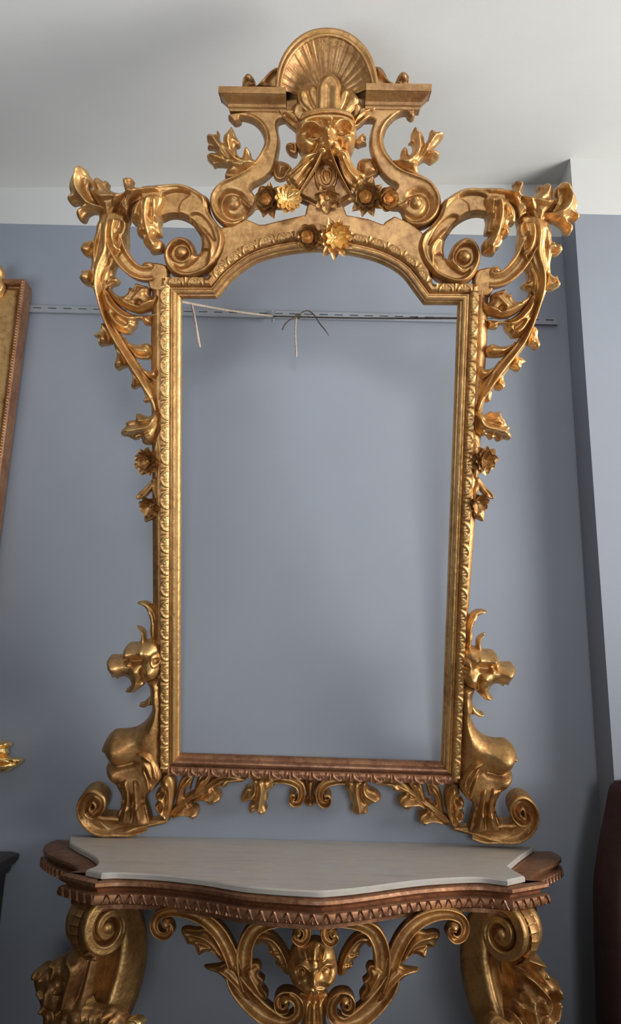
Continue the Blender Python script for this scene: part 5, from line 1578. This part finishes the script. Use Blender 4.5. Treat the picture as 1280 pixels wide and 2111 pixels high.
# beads along the right edge, too small to pick apart
V = []; F = []
zz = z1 - 0.012
while zz > z0:
    o_ = len(V)
    for i in range(4):
        a_ = i / 3 * math.pi / 2
        for j in range(6):
            g_ = 2 * math.pi * j / 6
            V.append((x1 - 0.007 + 0.0042 * math.cos(a_) * math.cos(g_), PY - 0.033 - 0.0036 * math.sin(a_), zz + 0.0036 * math.cos(a_) * math.sin(g_)))
    for i in range(3):
        for j in range(6):
            F.append([o_ + i * 6 + j, o_ + i * 6 + (j + 1) % 6, o_ + (i + 1) * 6 + (j + 1) % 6, o_ + (i + 1) * 6 + j])
    zz -= 0.0092
ob = mesh_object('bead_row', V, F, M_GOLDM, PF.o, True, PF.base); ob['kind'] = 'stuff'
PPL = Plane((xr, PY - 0.02, zt), (1, 0, 0), (0, 0, 1), 0.0013)
relief(PF, 'crest_leaf', PPL, [(-22, 610), (-24, 566), (-14, 548), (-2, 544), (6, 552), (8, 566), (5, 576), (9, 588), (4, 602), (-8, 612)], M_GOLD, T=24, R=10, g=1.5, feats=[('r', [(-8, 606), (-4, 575), (0, 552)], 4, 6), ('g', 4, 560, 5, 4)])

# ------------------------------------------------------------------ tip of another gilt carving at the left edge
GP = Plane((-0.74, -0.03, 1.17), (1, 0, 0), (0, 0, 1), 0.0013)
gb = GP.world(arr(-40.0), arr(1575.0), arr(0.0))[0]
GC = Thing('gilt_wall_carving', 'tip of a fluted gilt leaf carving on the wall below the left picture frame', 'wall carving', gb)
relief(GC, 'fluted_leaf', GP, [(-60, 1592), (-60, 1556), (-20, 1552), (6, 1556), (22, 1562), (36, 1562), (44, 1567), (38, 1576), (24, 1584), (12, 1591), (-14, 1594)], M_BRIGHT, w0=4, T=22, R=9, g=1.3,
       feats=[('r', [(-40, 1566), (10, 1564), (38, 1567)], 3, 5), ('r', [(-40, 1574), (6, 1573), (34, 1573)], 2, -6), ('r', [(-40, 1580), (4, 1580), (24, 1579)], 3, 5), ('r', [(-40, 1586), (6, 1587)], 2, -4)])
relief(GC, 'upper_lobe', GP, [(-60, 1556), (-56, 1532), (-20, 1526), (4, 1527), (18, 1530), (19, 1538), (12, 1544), (14, 1552), (0, 1558)], M_BRIGHT, w0=4, T=22, R=10, g=1.3, feats=[('r', [(-40, 1542), (10, 1536)], 4, 5), ('g', 14, 1534, 5, 5)])
relief(GC, 'backing', GP, [(-90, 1610), (-90, 1520), (-40, 1524), (-36, 1600)], M_GOLDM, T=14, R=5, g=3, smoothn=1, back=-23)

# ------------------------------------------------------------------ dark cabinet at the left edge
M_WOOD = plain('dark_walnut', (0.022, 0.014, 0.011), 0.4, 0.35, 9)
CY_ = -0.42
c_top = on_y(np.array(30.0), np.array(1757.0), -0.02)
c_e = on_y(np.array(36.0), np.array(1763.0), -0.02)
zc_t = float(c_top[2]); xe = float(c_e[0])
CB = Thing('dark_cabinet', 'dark walnut cabinet with a moulded cornice at the lower left edge', 'cabinet', (xe - 0.35, -0.2, 0.0))
prof = [(-0.02, 0.0), (0.0, -0.004), (0.002, -0.010), (0.0, -0.018), (-0.008, -0.028), (-0.016, -0.034), (-0.019, -0.046), (-0.022, -0.050)]
V = []; F = []
n = len(prof)
xl = xe - 0.7
for (px_, py_, ox, oy) in [(xl, -0.012, -1, 0), (xl, CY_, -1, -1), (xe, CY_, 1, -1), (xe, -0.012, 1, 0)]:
    for a, z in prof:
        V.append((px_ + ox * a, py_ + oy * a, zc_t + z))
for i in range(3):
    for j in range(n - 1):
        F.append([i * n + j, i * n + j + 1, (i + 1) * n + j + 1, (i + 1) * n + j])
F.append([0, n, 2 * n, 3 * n]); F.append([n - 1, 2 * n - 1, 3 * n - 1, 4 * n - 1][::-1]); F.append(list(range(n))[::-1] + [3 * n + j for j in range(n)])
ob = mesh_object('cornice', V, F, M_WOOD, CB.o, False, CB.base); fix_normals(ob.data)
V, F = box_mesh(xl + 0.03, xe - 0.030, CY_ + 0.03, -0.012, 0.06, zc_t - 0.049)
mesh_object('body', V, F, M_WOOD, CB.o, False, CB.base)
V, F = box_mesh(xl + 0.02, xe - 0.020, CY_ + 0.02, -0.012, 0.0, 0.06)
mesh_object('plinth', V, F, M_WOOD, CB.o, False, CB.base)
for sx_ in (0, 1):
    xa = xl + 0.05 + sx_ * 0.29
    V, F = box_mesh(xa, xa + 0.28, CY_ + 0.018, CY_ + 0.0301, 0.1, zc_t - 0.08)
    dr = mesh_object('door', V, F, M_WOOD, CB.o, False, CB.base)

# ------------------------------------------------------------------ dark red seat back at the right edge
M_REDV = plain('dark_red_upholstery', (0.045, 0.018, 0.016), 0.85, 0.2, 30, 0.2, 400)
RY = PIER_Y - 0.06
q0 = on_y(np.array(1262.0), np.array(1640.0), RY - 0.05)
zb = float(on_y(np.array(1276.0), np.array(1628.0), RY)[2])
xs = float(on_y(np.array(1256.0), np.array(1900.0), RY)[0])
CH = Thing('upholstered_chair', 'dark red upholstered chair just entering the photo at the lower right edge', 'chair', (xs + 0.3, RY - 0.2, 0.0))


def pad(name, x0, x1, y0, y1, z0, z1, r, mat):
    import bmesh
    bm = bmesh.new()
    v, f = box_mesh(x0, x1, y0, y1, z0, z1)
    vs = [bm.verts.new(np.array(p) - CH.base) for p in v]
    for q in f:
        bm.faces.new([vs[i] for i in q])
    bmesh.ops.recalc_face_normals(bm, faces=bm.faces)
    bmesh.ops.bevel(bm, geom=list(bm.edges), offset=r, segments=4, affect='EDGES', profile=0.5)
    me = bpy.data.meshes.new(name); bm.to_mesh(me); bm.free()
    me.polygons.foreach_set('use_smooth', [True] * len(me.polygons))
    me.materials.append(mat)
    o = bpy.data.objects.new(name, me); ROOT.objects.link(o); o.parent = CH.o
    return o


CHP = Plane((xs, RY, 1.0), (1, 0, 0), (0, 0, 1), 0.0012)
relief(CH, 'backrest', CHP, [(1300, 1612), (1284, 1618), (1275, 1630), (1268, 1668), (1258, 1720), (1248, 1780), (1242, 1840), (1243, 1920), (1246, 2020), (1250, 2140), (1254, 2260), (1330, 2262), (1500, 2264), (1520, 1900), (1505, 1640), (1440, 1605)], M_REDV, T=50, R=30, g=5, back=-30)
pad('seat', xs, xs + 0.5, RY - 0.5, RY - 0.03, 0.36, 0.46, 0.035, M_REDV)
for lx in (xs + 0.03, xs + 0.43):
    for ly in (RY - 0.47, RY - 0.02):
        pad('leg', lx, lx + 0.04, ly, ly + 0.04, 0.0, 0.37, 0.006, M_WOOD)
